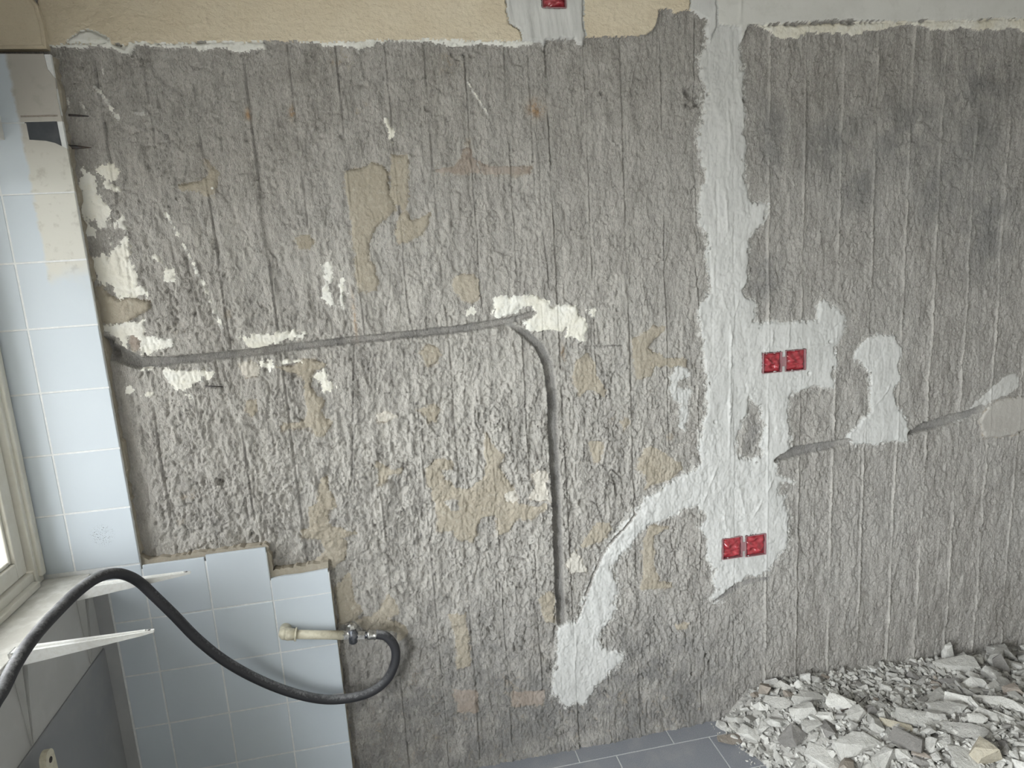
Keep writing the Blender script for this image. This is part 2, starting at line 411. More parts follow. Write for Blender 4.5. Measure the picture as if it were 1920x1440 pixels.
# thinner in-between board seams on the right
for b in (1.236, 1.569, 1.90, .70, .81, .605):
    e = XX-(b+wob*.8); H += np.exp(-(e/.0016)**2)*.0020*sstep(.42, .6, fbm(ZZ*8+b*9, XX*0, 2, 4))

HB = H.copy()                                      # bare concrete
ID = np.zeros((NX, NZ), np.int32)                  # which part a point belongs to
dust = 1.0*np.exp(-((XX-.0)/.92)**2-((ZZ-.98)/.72)**2)*(.55+.9*(fbm(XX*8, ZZ*5, 3, 16)-.2))  # pale chiselled dust, widened to paint in the brighter left-centre light
dust = np.maximum(dust, fin_light)
smear = np.zeros_like(XX); tan = np.zeros_like(XX); damp_shade = np.zeros_like(XX); rust = np.zeros_like(XX)
PARTS = []                                         # (name, material, label)
HS = (fbm(XX*9, ZZ*5, 2, 20)-.5)*.003              # calm surface for fillers

def patch(P, name, mat, thick, keep, ragged=.0035, label=None, sm=0.0, tn=0.0, holes=(), edge=.003, base=None, speck=0.0):
    """keep: share of the concrete relief that still shows; thick: how proud it is"""
    sl, d = poly_sd(P)
    for h in holes:
        sh, dh = poly_sd(h)
        full = np.full(XX.shape, 9.0); full[sh] = dh; d = np.maximum(d, -full[sl])
    d = d + rag[sl]*ragged*1.4+rag_hi[sl]*ragged*.40+rag_lo[sl]*ragged*.9
    if speck:
        sp = vnoise(XX[sl]*150, ZZ[sl]*90, 11)
        d = np.where((d < 0) & (sp > .70+(-d)/.028/speck), .001, d)
        d = np.where((d > 0) & (sp < .20-d/.05/speck), -.001, d)
    PARTS.append((name, mat, label)); k = len(PARTS)
    inside = d < 0
    hs = HS[sl] if base is None else HS[sl]*.4+base
    tgt = hs*(1-keep)+HB[sl]*keep+thick*(.35+.65*sstep(0, edge*2, -d))
    H[sl] = np.where(inside, tgt, H[sl]); ID[sl] = np.where(inside, k, ID[sl])
    if sm: smear[sl] = np.maximum(smear[sl], sm*np.exp(-np.clip(d, 0, 1)/.018)*(d < .05))
    if tn: tan[sl] = np.maximum(tan[sl], tn*np.exp(-np.clip(d, 0, 1)/.010)*(d < .05))
    return k

def carve(P, width, depth, profile='u', jag=.002):
    """width/depth: number or list along the line"""
    sl, d, T = line_d(P); n = len(P)
    w_ = np.interp(T, np.linspace(0, 1, len(width)), width) if hasattr(width, '__len__') else width
    dp = np.interp(T, np.linspace(0, 1, len(depth)), depth) if hasattr(depth, '__len__') else depth
    d = d+rag[sl]*jag+rag_hi[sl]*jag*.3
    u = np.clip(d/(w_/2), 0, 1.5)
    g = (np.sqrt(np.clip(1-u*u, 0, 1)) if profile == 'u' else np.clip(1-u, 0, 1))
    g = np.where(u < 1, g, 0)
    tgt = -dp*g**.55 if profile == 'u' else -dp*g
    fl = (fbm(XX[sl]*60, ZZ[sl]*200, 2, 3)-.5)*.002
    H[sl] = np.where(u < 1, np.minimum(H[sl], tgt+fl+HS[sl]), H[sl])
    ID[sl] = np.where(u < .96, 0, ID[sl])
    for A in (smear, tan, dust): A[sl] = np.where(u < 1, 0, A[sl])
    if profile == 'u': damp_shade[sl] = np.where(u < .9, np.maximum(damp_shade[sl], .45), damp_shade[sl])  # chase floors darkened: recess shade and fresh-cut tone painted in

# crops the outlines were traced in: (origin x, origin y, scale)
C3 = (150, 280, 3.43); C4 = (560, 280, 3.43); C5 = (900, 500, 3.273); C6 = (200, 660, 3.43); C7 = (640, 660, 3.6)
A4 = (480, 960, 3.0); A5 = (960, 960, 3.0)
def mortar(pts, c, name='mortar_patch', mat='mortar', thick=.0028, keep=.42, ragged=.0045, **k):
    return patch(PX(pts, *c), name, mat, thick, keep, tn=.55, **k)
def paint(pts, c, **k):
    return patch(PX(pts, *c), 'paint_remnant', 'paint', .0009, .35, sm=.45, ragged=.0050, speck=1.0, **k)

# ---- tan mortar left on the wall
mortar([(70,900),(140,880),(180,930),(240,970),(330,955),(440,985),(445,1020),(410,1060),(300,1110),(230,1125),(140,1115),(100,1010)], C3, thick=.006)
mortar([(625,230),(740,215),(800,200),(830,150),(800,60),(850,110),(910,155),(880,240),(860,300),(810,295),(750,265),(640,265)], C3)
mortar([(1075,95),(1200,80),(1250,50),(1330,45),(1405,85),(1390,110),(1330,125),(1310,180),(1320,240),(1350,285),(1400,310),(1395,345),(1370,380),(1400,420),(1460,450),(1430,490),(1390,540),(1340,535),(1310,490),(1180,495),(1130,500),(1140,460),(1230,455),(1275,430),(1280,380),(1270,300),(1275,200),(1240,150),(1130,130)], C6)
mortar([(860,80),(930,65),(980,100),(970,150),(900,165),(865,130)], C6, mat='mortar_pale')
mortar([(905,320),(960,310),(970,380),(930,420),(900,370)], C6)
mortar([(1380,800),(1420,800),(1420,880),(1470,960),(1480,1000),(1430,1020),(1420,1100),(1450,1130),(1600,1150),(1610,1170),(1500,1200),(1550,1220),(1545,1300),(1530,1350),(1490,1360),(1460,1390),(1400,1370),(1345,1340),(1400,1290),(1380,1210),(1260,1195),(1250,1150),(1305,1150),(1300,1000),(1360,970)], C6)
mortar([(295,140),(420,115),(470,85),(530,95),(570,150),(585,290),(620,350),(630,400),(560,440),(490,520),(455,600),(455,720),(480,740),(490,800),(510,850),(500,910),(385,915),(370,830),(350,650),(335,500),(320,350),(300,250)], C4, thick=.004, keep=.40)
mortar([(590,30),(700,30),(715,90),(700,190),(715,280),(690,350),(670,390),(650,360),(620,360),(585,300),(590,200)], C4, keep=.45)
mortar([(640,430),(690,410),(720,450),(740,470),(800,430),(850,390),(855,430),(820,510),(780,560),(700,600),(640,600),(620,500)], C4, keep=.4, thick=.004)
mortar([(0,560),(60,545),(110,600),(60,640),(0,640),(-25,600)], C4, thick=.0015)
mortar([(985,840),(1040,800),(1110,810),(1150,850),(1165,960),(1110,990),(1060,980),(985,900)], C4)
mortar([(870,125),(990,110),(1040,60),(1050,0),(1110,0),(1110,55),(1220,110),(1500,115),(1480,165),(1000,160),(870,155)], C4, thick=.001, keep=.6, mat='mortar_brown')
mortar([(770,1310),(830,1260),(890,1275),(910,1320),(880,1390),(820,1400),(790,1350)], C4)
mortar([(565,660),(600,570),(660,540),(700,590),(720,700),(770,760),(755,800),(690,760),(610,790),(560,700)], C5)
mortar([(935,450),(1000,410),(1070,365),(1130,375),(1130,400),(1060,440),(1030,500),(1080,530),(1140,560),(1240,560),(1270,580),(1270,620),(1140,610),(1080,610),(1050,680),(960,690),(940,600)], C5, thick=.002)
mortar([(1000,1130),(1050,1100),(1130,1140),(1180,1190),(1230,1200),(1245,1250),(1150,1310),(1050,1350),(1010,1370),(1030,1300),(960,1230)], C5, thick=.002, keep=.5)
mortar([(660,1070),(740,1080),(760,1110),(730,1190),(700,1200)], C5)
mortar([(850,950),(900,925),(925,950),(880,1010)], C5)
mortar([(570,790),(620,740),(690,720),(750,740),(750,790),(670,790),(690,860),(740,880),(770,920),(860,930),(970,840),(980,760),(960,700),(960,620),(975,550),(1020,640),(1060,670),(1095,700),(1080,740),(1060,780),(1110,850),(1170,930),(1175,1010),(1270,1050),(1380,1015),(1385,1060),(1300,1120),(1180,1130),(1130,1220),(1050,1245),(1040,1110),(930,1130),(910,1220),(890,1285),(780,1260),(740,1210),(650,1220),(640,1080),(600,930),(570,880)], C7,
       holes=[PX([(690,1010),(740,980),(790,1000),(800,1075),(740,1070)], *C7)], thick=.0035)
mortar([(510,400),(590,355),(640,360),(665,400),(640,470),(590,470),(550,430)], C7)
mortar([(230,420),(300,400),(370,435),(320,460),(240,475)], C7, mat='mortar_pale')
mortar([(235,740),(300,780),(330,800),(410,790),(400,820),(320,830),(300,880),(250,900)], C7)
mortar([(450,400),(520,350),(560,500),(600,560),(560,610),(470,640),(450,520)], A4)
mortar([(560,620),(620,590),(690,560),(740,460),(780,500),(800,570),(720,600),(830,640),(860,690),(800,740),(790,690),(740,660),(600,670)], A4)
mortar([(1080,580),(1180,570),(1190,700),(1210,870),(1130,880),(1120,720)], A4, keep=.5)
mortar([(1110,1000),(1240,1010),(1250,1130),(1140,1130)], A4, mat='mortar_brown', keep=.5, thick=.001)
mortar([(150,490),(210,440),(240,470),(240,620),(190,620),(160,560)], A5)
mortar([(410,150),(480,60),(550,60),(560,100),(510,170),(440,190),(360,215)], A5)
mortar([(730,160),(780,70),(880,90),(800,140),(790,300),(830,390),(900,400),(900,430),(720,435),(740,350)], A5)
mortar([(910,640),(1000,620),(990,660),(920,665)], A5)
mortar([(0,1010),(180,1010),(180,1080),(0,1100)], A5, mat='mortar_brown', thick=.001, keep=.5)
mortar([(295,290),(340,220),(400,280),(425,340),(330,345)], A5, mat='mortar_pale', thick=.004)
mortar([(1280,830),(1350,800),(1395,830),(1370,890),(1390,950),(1400,1000),(1330,1005),(1280,990),(1260,980),(1310,900)], C7, mat='mortar_pale')
mortar([(1095,960),(1170,930),(1180,1000),(1150,1015),(1110,1000)], C7, mat='mortar_pale')
mortar([(1835,790),(1850,762),(1880,748),(1930,742),(1990,742),(1990,790),(1930,800),(1900,815),(1870,820),(1845,822)], (0, 0, 1), thick=.006, keep=.12, mat='mortar_grey')
mortar([(320,1190),(380,1215),(385,1290),(340,1310),(310,1250)], C3, mat='mortar_brown', thick=.0006)

# ---- cream paint remnants
paint([(0,130),(60,150),(100,180),(105,230),(110,290),(135,320),(130,350),(190,390),(200,430),(180,460),(140,450),(150,500),(120,510),(80,440),(50,450),(60,490),(100,520),(105,570),(40,570),(15,480),(0,400)], C3)
paint([(100,110),(150,95),(210,90),(235,130),(235,190),(185,200),(175,235),(250,235),(260,270),(230,270),(170,260),(150,210),(130,170),(100,160)], C3)
paint([(200,480),(230,460),(270,420),(300,425),(300,520),(260,505),(215,520)], C3)
paint([(185,570),(200,640),(255,620),(270,560),(305,550),(310,600),(330,660),(345,740),(360,800),(365,880),(400,880),(430,920),(430,950),(390,930),(340,950),(250,970),(200,900),(130,850),(90,800),(60,740),(110,690),(200,700),(205,650)], C3)
paint([(520,790),(560,770),(605,785),(600,850),(570,865),(540,850)], C3)
paint([(465,690),(510,680),(530,740),(500,740),(480,720)], C3)
paint([(140,1130),(230,1135),(330,1112),(410,1100),(415,1170),(380,1210),(400,1220),(530,1215),(610,1240),(590,1270),(500,1290),(450,1330),(390,1330),(370,1210),(310,1200),(300,1270),(280,1280),(230,1200),(150,1180)], C3)
paint([(1010,1210),(1100,1190),(1240,1185),(1300,1190),(1440,1168),(1440,1215),(1290,1235),(1180,1275),(1120,1290)], C3)
paint([(345,110),(420,115),(470,130),(600,120),(680,125),(670,160),(600,185),(550,190),(540,225),(490,260),(450,255),(430,220),(390,200),(370,150)], C6)
paint([(110,220),(150,215),(200,250),(180,270),(125,270)], C6)
paint([(230,255),(300,270),(290,290),(240,285)], C6)
paint([(490,275),(550,265),(545,310),(510,300)], C6)
paint([(190,105),(250,90),(275,110),(220,132)], C6)
paint([(1350,130),(1400,105),(1420,160),(1470,240),(1400,270),(1370,220),(1325,185)], C6)
paint([(980,62),(1060,60),(1075,95),(1040,110),(990,100)], C6)
paint([(1100,62),(1240,45),(1250,70),(1130,92)], C6)
paint([(145,750),(190,720),(220,780),(215,850),(190,870),(210,930),(230,1020),(150,960),(165,850)], C4)
paint([(260,790),(285,830),(290,1020),(260,970),(265,880)], C4)
paint([(1250,1000),(1290,950),(1340,1000),(1400,970),(1440,960),(1440,1010),(1390,1060),(1280,1095),(1250,1060)], C4)
paint([(1070,1040),(1130,1000),(1130,1060),(1080,1070)], C4)
paint([(660,280),(700,265),(700,310)], C5)
paint([(715,730),(745,735),(790,800),(805,880),(785,890),(770,930),(750,880),(730,800)], (540, 40, 4))

# dashes of white paint in slanting lines
def dashes(pts, c, width, seed):
    r_ = random.Random(seed); P_ = [np.array(p, float) for p in pts]
    for a, b in zip(P_, P_[1:]):
        n = max(1, int(np.linalg.norm(b-a)/c[2]/16))
        for k in range(n):
            t0 = (k+r_.uniform(0, .25))/n; t1 = (k+r_.uniform(.65, 1.0))/n; u = (b-a)/np.linalg.norm(b-a); v = np.array([-u[1], u[0]])*width*c[2]/2*r_.uniform(.6, 1.3)
            q0 = a+(b-a)*t0; q1 = a+(b-a)*t1
            patch(PX([q0, (q0+q1)/2+v, q1, (q0+q1)/2-v*r_.uniform(.5, 1)], *c), 'paint_remnant', 'paint', .0007, .6, ragged=.0016)
dashes([(540,400),(590,480),(640,580),(690,660),(740,770),(800,890),(850,1010),(910,1150)], C3, 9, 3)
dashes([(390,490),(450,560),(490,620),(530,690),(580,745)], (80, 40, 4), 8, 5)
dashes([(435,340),(450,400)], (80, 40, 4), 6, 6); dashes([(190,580),(198,650)], (80, 40, 4), 6, 7); dashes([(275,600),(325,690)], (80, 40, 4), 6, 8)
dashes([(1345,455),(1420,580),(1500,700)], (540, 40, 4), 4, 9)

# ---- white filler over the new cable chases
FM = [(1328,40),(1318,90),(1310,110),(1315,150),(1322,190),(1318,230),(1306,250),(1312,290),(1320,330),(1312,370),(1310,400),(1318,430),(1328,440),(1325,480),(1330,520),(1332,545),(1312,575),(1310,600),(1316,640),(1322,680),(1326,720),(1325,760),(1318,800),(1312,840),(1318,870),(1300,880),(1270,895),(1250,910),(1215,935),(1190,960),(1160,995),(1140,1025),(1120,1060),(1105,1100),(1095,1125),(1082,1165),(1050,1170),(1045,1210),(1045,1250),(1035,1275),(1036,1300),(1050,1310),(1060,1325),(1078,1318),(1092,1320),(1105,1310),(1115,1290),(1130,1275),(1140,1262),(1160,1245),(1170,1228),(1148,1222),(1130,1215),(1125,1195),(1130,1180),(1140,1165),(1150,1140),(1155,1120),(1158,1100),(1150,1085),(1148,1060),(1165,1040),(1180,1025),(1195,1005),(1205,990),(1230,980),(1260,965),(1290,950),(1310,945),(1325,975),(1310,990),(1325,1015),(1328,1050),(1340,1070),(1335,1090),(1345,1105),(1335,1120),(1345,1130),(1360,1105),(1380,1095),(1400,1080),(1430,1080),(1445,1065),(1460,1040),(1478,1030),(1480,1000),(1478,960),(1470,940),(1475,930),(1460,925),(1462,905),(1490,904),(1455,890),(1455,870),(1465,858),(1480,840),(1480,810),(1475,790),(1480,760),(1478,740),(1530,725),(1560,725),(1560,700),(1570,680),(1565,650),(1580,625),(1583,590),(1570,575),(1545,565),(1533,575),(1535,598),(1480,605),(1432,608),(1415,605),(1415,570),(1395,560),(1390,545),(1400,520),(1400,490),(1405,470),(1402,450),(1420,430),(1430,415),(1437,380),(1410,378),(1400,360),(1398,330),(1395,300),(1400,270),(1395,230),(1397,200),(1395,150),(1388,100),(1385,40)]
FILL = []
FILL.append(patch(PX(FM), 'filler_patch', 'filler', .0036, .30, ragged=.0058, sm=.72, speck=1.2, label='long white filler strip with branches round the red boxes',
      holes=[PX([(1405,745),(1425,765),(1432,800),(1426,855),(1400,862),(1374,852),(1385,810),(1398,780)])]))
FILL.append(patch(PX([(1600,672),(1610,650),(1630,632),(1660,628),(1678,632),(1685,645),(1690,660),(1683,690),(1687,710),(1675,735),(1683,765),(1700,780),(1705,810),(1700,828),(1680,830),(1660,826),(1640,835),(1610,832),(1590,835),(1580,830),(1595,810),(1610,795),(1625,780),(1632,770),(1630,730),(1632,700),(1615,680)]),
      'filler_patch', 'filler', .0040, .28, ragged=.0045, sm=.65, speck=1.0, label='white filler patch on its own right of the red boxes'))
FILL.append(patch(PX([(80,200),(130,185),(180,195),(240,185),(350,180),(370,200),(420,215),(440,260),(480,240),(590,240),(600,290),(640,330),(650,390),(630,420),(640,455),(580,440),(520,440),(530,380),(500,400),(450,390),(400,390),(350,400),(280,390),(275,340),(340,290),(310,250),(240,240),(200,290),(150,310),(90,290)], *C5),
      'filler_patch', 'paint', .0045, .3, ragged=.0045, sm=.5, label='cream filler blob at the bend of the groove'))
patch(PX([(1170,700),(1210,610),(1280,630),(1290,680),(1220,690),(1210,740),(1260,750),(1300,760),(1280,850),(1250,1000),(1220,980),(1230,860),(1180,800)], *C5), 'filler_patch', 'filler', .001, .7, ragged=.006, sm=.6)
patch(PX([(1850,735),(1880,708),(1905,700),(1912,725),(1885,742),(1855,755),(1830,775),(1800,790),(1770,796),(1800,778)]), 'filler_patch', 'filler_grey', .002, .4, sm=.3)
# smooth central pass and trowel marks in the filler
isf = np.isin(ID, FILL[:2])
tr = (fbm(XX*40+ZZ*6, ZZ*7, 3, 17)-.5)*.0034+(fbm(XX*22, ZZ*34, 3, 19)-.5)*.0026
H += np.where(isf, tr, 0)
def ridge(pts, h, wdt, only=True, c=(0, 0, 1)):
    sl, d, T = line_d(PX(pts, *c)); d = np.abs(d+rag[sl]*.0022+rag_lo[sl]*.0035)
    g = h*1.15*np.exp(-(d/wdt)**2)*np.clip(np.minimum(T, 1-T)*6, 0, 1)*(.35+.9*vnoise(XX[sl]*60, ZZ[sl]*60, 2))
    H[sl] += np.where(isf[sl], g, 0) if only else g
for pts, h in [([(1371,605),(1369,700),(1366,862)], .006), ([(1340,560),(1345,420),(1342,330)], -.002), ([(1372,600),(1352,560)], .003), ([(1374,598),(1385,560)], .003),
               ([(1446,655),(1448,615)], .004), ([(1480,605),(1476,655)], .002), ([(1365,330),(1368,250),(1362,180)], .0025), ([(1363,440),(1360,350)], .003),
               ([(1080,1190),(1077,1258)], .005), ([(1112,1185),(1110,1230)], .003), ([(1450,895),(1408,975)], .004), ([(1395,960),(1380,890)], .003),
               ([(1632,770),(1660,735),(1668,720)], .004), ([(1515,650),(1560,645)], .003), ([(1345,870),(1330,910),(1318,940)], .004), ([(1440,760),(1437,820),(1434,850)], .003),
               ([(1370,925),(1400,905),(1455,870)], -.002), ([(1355,960),(1362,1000)], .003), ([(1590,815),(1605,800)], .003), ([(1326,420),(1335,540),(1334,700)], -.0015)]:
    ridge(pts, h, .0026)

# ---- plaster left along the top
LIP1 = [(78,88),(90,82),(110,84),(125,75),(145,65),(165,60),(185,65),(205,78),(215,84),(235,88),(245,80),(250,65),(258,62),(262,75),(285,84),(330,80),(370,80),(400,78),(502,78),(502,100),(490,96),(450,98),(400,92),(380,95),(300,91),(258,88),(245,103),(232,106),(222,100),(210,92),(180,88),(165,90),(145,92),(120,90)]
LIP2 = [(500,76),(540,72),(600,74),(640,76),(700,70),(720,63),(735,70),(770,70),(860,68),(880,72),(1000,74),(1000,82),(990,88),(940,90),(900,84),(860,88),(830,86),(780,80),(720,80),(690,90),(670,95),(640,88),(590,84),(540,82)]
BEI = [(70,-120),(1300,-120),(1298,16),(1290,22),(1275,26),(1262,30),(1258,24),(1248,20),(1232,21),(1230,45),(1222,58),(1208,70),(1198,70),(1095,73),(1000,79),(940,80),(880,79),(800,77),(720,78),(640,82),(500,81),(400,81),(330,84),(262,82),(235,86),(200,84),(120,86),(84,86),(74,60)]
WHT = [(1300,-120),(2250,-120),(2250,30),(1990,36),(1905,38),(1860,36),(1820,41),(1720,40),(1700,44),(1680,43),(1640,42),(1560,41),(1500,46),(1450,48),(1400,52),(1388,78),(1384,52),(1336,50),(1326,36),(1300,26)]
CRE = [(1398,48),(2200,30),(2200,45),(1990,52),(1915,60),(1900,52),(1870,56),(1830,60),(1800,54),(1785,58),(1745,60),(1720,52),(1705,44),(1680,52),(1650,58),(1600,68),(1570,64),(1510,62),(1496,74),(1460,74),(1440,62),(1415,54)]
patch(PX(CRE), 'plaster_edge', 'plaster_cream', .0075, .25, ragged=.005, label='broken cream plaster edge under the grey band', base=0)
patch(PX(LIP1), 'plaster_edge', 'plaster_rough', .0085, .2, ragged=.004, label='torn white plaster edge over the left half', base=0)
patch(PX(LIP2), 'plaster_edge', 'plaster_rough', .0080, .2, ragged=.004, base=0)
kb = patch(PX(BEI), 'plaster_band', 'plaster_beige', .0125, .02, ragged=.0022, label='stippled beige plaster band', base=0, edge=.0012)
kw = patch(PX(WHT), 'plaster_band', 'plaster_white', .0135, .0, ragged=.0022, label='smooth grey white plaster band', base=0, edge=.0012)
sti = fbm(XX*120, ZZ*185, 2, 10); H += np.where(ID == kb, (sstep(.38, .68, sti)-.5)*.0009, 0)
kf = patch(PX([(946,-60),(946,20),(950,45),(972,60),(978,80),(1010,82),(1018,90),(1024,78),(1075,76),(1080,86),(1092,86),(1096,70),(1092,40),(1095,-60)]), 'filler_patch', 'filler', .0150, .02, ragged=.003, label='white filler with drag marks under the topmost red box', base=0)
H += np.where(ID == kf, (fbm(XX*60+ZZ*8, ZZ*6, 3, 17)-.5)*.006, 0)
kg = patch(PX([(1288,-60),(1340,-60),(1342,50),(1330,80),(1318,70),(1322,40),(1300,30),(1290,20)]), 'filler_patch', 'filler', .0145, .05, ragged=.003, base=0)
patch(PX([(150,62),(165,58),(185,63),(205,76),(210,84),(125,84),(132,74)]), 'filler_patch', 'plaster_rough', .0135, .0, ragged=.002, base=0)
# lines pressed through the band at its right half
ridge([(1384,55),(1384,-20)], .002, .004, False)
# ---- white streaks and splashes
for pts, wd in [([(540,400),(590,480),(640,580),(690,660),(740,770),(800,890),(850,1010),(910,1150)], .0045)]:
    sl, d, T = line_d(PX(pts, *C3)); smear[sl] = np.maximum(smear[sl], (d < wd)*.85*sstep(.40, .55, vnoise(T*44, T*0, 3)))
for pts, wd in [([(390,490),(450,560),(490,620),(530,690),(580,745)], .004), ([(190,580),(198,650)], .003), ([(275,600),(325,690)], .003), ([(435,340),(450,400)], .003), ([(700,690),(790,690)], .004)]:
    sl, d, T = line_d(PX(pts, 80, 40, 4)); smear[sl] = np.maximum(smear[sl], (d < wd)*.9*sstep(.3, .5, vnoise(T*19, T*0, 5)))
for pts in [[(1345,455),(1420,580),(1500,700)]]:
    sl, d, T = line_d(PX(pts, 540, 40, 4)); smear[sl] = np.maximum(smear[sl], (d < .0022)*.9)
# faint white dust over the chiselled zone and along the chases
smear += .20*sstep(.52, .75, fbm(XX*7, ZZ*5, 3, 14))*chis
sl, d, T = line_d(PX([(262,680),(640,640),(870,615),(985,590)])); smear[sl] = np.maximum(smear[sl], .50*np.exp(-d/.022)*sstep(.35, .6, vnoise(XX[sl]*22, ZZ[sl]*22, 6)))
# tan and yellowish stains, rust, damp
for x, y, r_, a in [(840,120,.05,.45),(640,110,.04,.5),(330,620,.03,.45),(430,590,.02,.6),(1150,790,.03,.4),(350,930,.04,.4),(600,960,.05,.35),(900,1000,.06,.3),(860,1120,.05,.4),(780,1270,.06,.4),(1170,1310,.05,.45),(1255,820,.02,.7),(960,1290,.09,.4),(680,200,.03,.4),(880,270,.03,.45),(1000,900,.06,.35),(500,1060,.03,.4),(340,980,.02,.5)]:
    p = PX([(x, y)])[0]; g = a*np.exp(-((XX-p[0])**2+(ZZ-p[1])**2)/r_**2); tan = np.maximum(tan, g)
for x, y, rx, rz in [(1056,665,.006,.022),(548,212,.006,.015),(465,215,.006,.012),(664,590,.004,.05),(1005,205,.02,.02)]:
    p = PX([(x, y)])[0]; rust = np.maximum(rust, .8*np.exp(-((XX-p[0])/rx)**2-((ZZ-p[1])/rz)**2))
for x, y, rx, rz in [(1560,270,.10,.09),(1700,250,.14,.10),(1830,160,.16,.10),(1760,360,.10,.10),(1610,350,.07,.07),(1850,420,.10,.16),(1450,250,.05,.10),(1430,520,.05,.07),(1410,800,.03,.06),(1830,260,.09,.1)]:
    p = PX([(x, y)])[0]; damp_shade = np.maximum(damp_shade, .62*np.exp(-((XX-p[0])/rx)**2-((ZZ-p[1])/rz)**2))

low = sstep(.58, .10, ZZ+(fbm(XX*6, ZZ*6, 3, 19)-.5)*.3)*sstep(1.15, .75, XX); damp_shade = np.maximum(damp_shade, .55*low); tan = np.maximum(tan, .30*low); dust *= 1-.8*low  # wall foot: brown damp stains, plus dimmer light painted in as darker colour
# ---- chases, cracks and holes
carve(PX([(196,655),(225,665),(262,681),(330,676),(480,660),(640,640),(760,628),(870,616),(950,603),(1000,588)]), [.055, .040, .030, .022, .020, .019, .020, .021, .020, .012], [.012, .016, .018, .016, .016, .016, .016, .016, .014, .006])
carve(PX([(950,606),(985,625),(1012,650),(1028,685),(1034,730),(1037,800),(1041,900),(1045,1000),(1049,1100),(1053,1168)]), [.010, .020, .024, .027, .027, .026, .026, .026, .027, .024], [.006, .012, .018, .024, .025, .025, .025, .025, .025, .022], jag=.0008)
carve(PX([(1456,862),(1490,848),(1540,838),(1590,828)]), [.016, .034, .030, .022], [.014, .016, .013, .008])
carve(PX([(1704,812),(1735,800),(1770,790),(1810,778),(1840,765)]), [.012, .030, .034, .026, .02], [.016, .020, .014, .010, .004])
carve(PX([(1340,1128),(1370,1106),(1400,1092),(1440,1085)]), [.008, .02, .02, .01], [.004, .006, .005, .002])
for pts, w_, dp in [([(1098,1118),(1112,1080),(1130,1040),(1150,1012),(1172,990),(1192,964)], .007, .010), ([(1080,1168),(1098,1125)], .004, .006),
                    ([(1095,649),(1130,648),(1165,647)], .003, .006), ([(385,725),(418,726)], .004, .006), ([(700,1285),(760,1262),(800,1258)], .005, .005),
                    ([(890,300),(905,330)], .003, .004), ([(1198,110),(1190,140),(1188,165),(1198,175)], .006, .007), ([(1190,120),(1182,150)], .004, .005),
                    ([(720,737),(768,735)], .002, .002), ([(660,900),(664,640),(665,690)], .003, .004), ([(1005,210),(1012,300),(1015,400),(1030,540)], .003, .004),
                    ([(1300,290),(1305,345),(1297,360)], .006, .008), ([(1668,85),(1672,105),(1682,118)], .005, .007), ([(960,1045),(985,1048)], .005, .007), ([(985,1095),(1003,1098)], .006, .007)]:
    carve(PX(pts), w_, dp, 'v', .0012)
holes = [(414,904,.011,.014),(408,902,.007,.012),(383,745,.006,.006),(463,262,.005,.008),(641,256,.007,.01),(870,102,.006,.01),(848,102,.005,.01),(919,141,.004,.006),(884,102,.006,.008),
         (1300,180,.030,.012),(1288,170,.014,.014),(1310,190,.010,.014),(1395,187,.009,.014),(1318,75,.007,.009),(1814,297,.006,.01),(1672,100,.007,.008),(1722,110,.006,.008),
         (848,945,.006,.008),(1545,1040,.008,.008),(1551,1046,.006,.006),(795,1190,.004,.008),(855,710,.006,.006),(968,1218,.010,.010),(980,1215,.008,.010),(1035,1252,.010,.008),
         (1325,1230,.008,.014),(1332,1242,.008,.014),(1198,1268,.006,.01),(1205,1265,.006,.009),(1216,1345,.006,.008),(1070,165,.006,.006),(1128,175,.006,.008),(405,455,.014,.008),(410,470,.010,.008),(330,600,.008,.006),
         (1183,350,.004,.006),(1246,352,.004,.007),(795,810,.012,.008),(775,285,.010,.006),(800,205,.006,.008),(540,775,.016,.006),(755,800,.014,.006),(1085,530,.006,.006),(1300,1265,.007,.009),
         (1515,700,.006,.006),(1860,940,.008,.007),(1560,1215,.007,.007),(445,930,.007,.006),(500,690,.01,.005),(200,648,.022,.030),(214,660,.014,.024),(830,1310,.006,.008),(860,1340,.006,.009),(745,1335,.006,.007),(1140,1300,.006,.006),(310,1010,.012,.006),(1555,640,.006,.005),(1340,790,.005,.005)]
for x, y, r_, dp in holes:
    p = PX([(x, y)])[0]; sl = window(p-np.array([.05, .05]), p+np.array([.05, .05]))
    d = np.hypot(XX[sl]-p[0], (ZZ[sl]-p[1])*.85)+rag[sl]*r_*.45+rag_hi[sl]*r_*.12
    H[sl] -= dp*(1-sstep(r_*.35, r_*1.0, d))
# random little pits
for _ in range(420):
    p = np.array([rg.uniform(-.64, 2.1), rg.uniform(.05, 2.0)]); r_ = rg.uniform(.0022, .0055); sl = window(p-.02, p+.02)
    d = np.hypot(XX[sl]-p[0], (ZZ[sl]-p[1])*rg.uniform(.35, .9))+rag[sl]*r_*.5
    H[sl] -= np.where(ID[sl] == 0, rg.uniform(.002, .007)*(1-sstep(r_*.3, r_, d)), 0)

# pockets for the junction boxes: (px centre, width, height in metres)
BOXES = []
def box_spot(x0, y0, x1, y1, Y=.022):
    a = onY(x0, (y0+y1)/2, Y); b = onY(x1, (y0+y1)/2, Y); c = onY((x0+x1)/2, y0, Y); d = onY((x0+x1)/2, y1, Y)
    BOXES.append(((a[0]+b[0])/2, (c[2]+d[2])/2, b[0]-a[0], c[2]-d[2]))
box_spot(1431, 661, 1466, 699); box_spot(1473, 656, 1511, 695); box_spot(1355, 1008, 1392, 1047); box_spot(1398, 1003, 1436, 1042); box_spot(1016, -26, 1061, 15, .012)
for bx_, bz_, bw, bh in BOXES:
    mk = (np.abs(XX-bx_) < bw/2-.0005) & (np.abs(ZZ-bz_) < bh/2-.0005)
    H = np.where(mk, -.045, H)
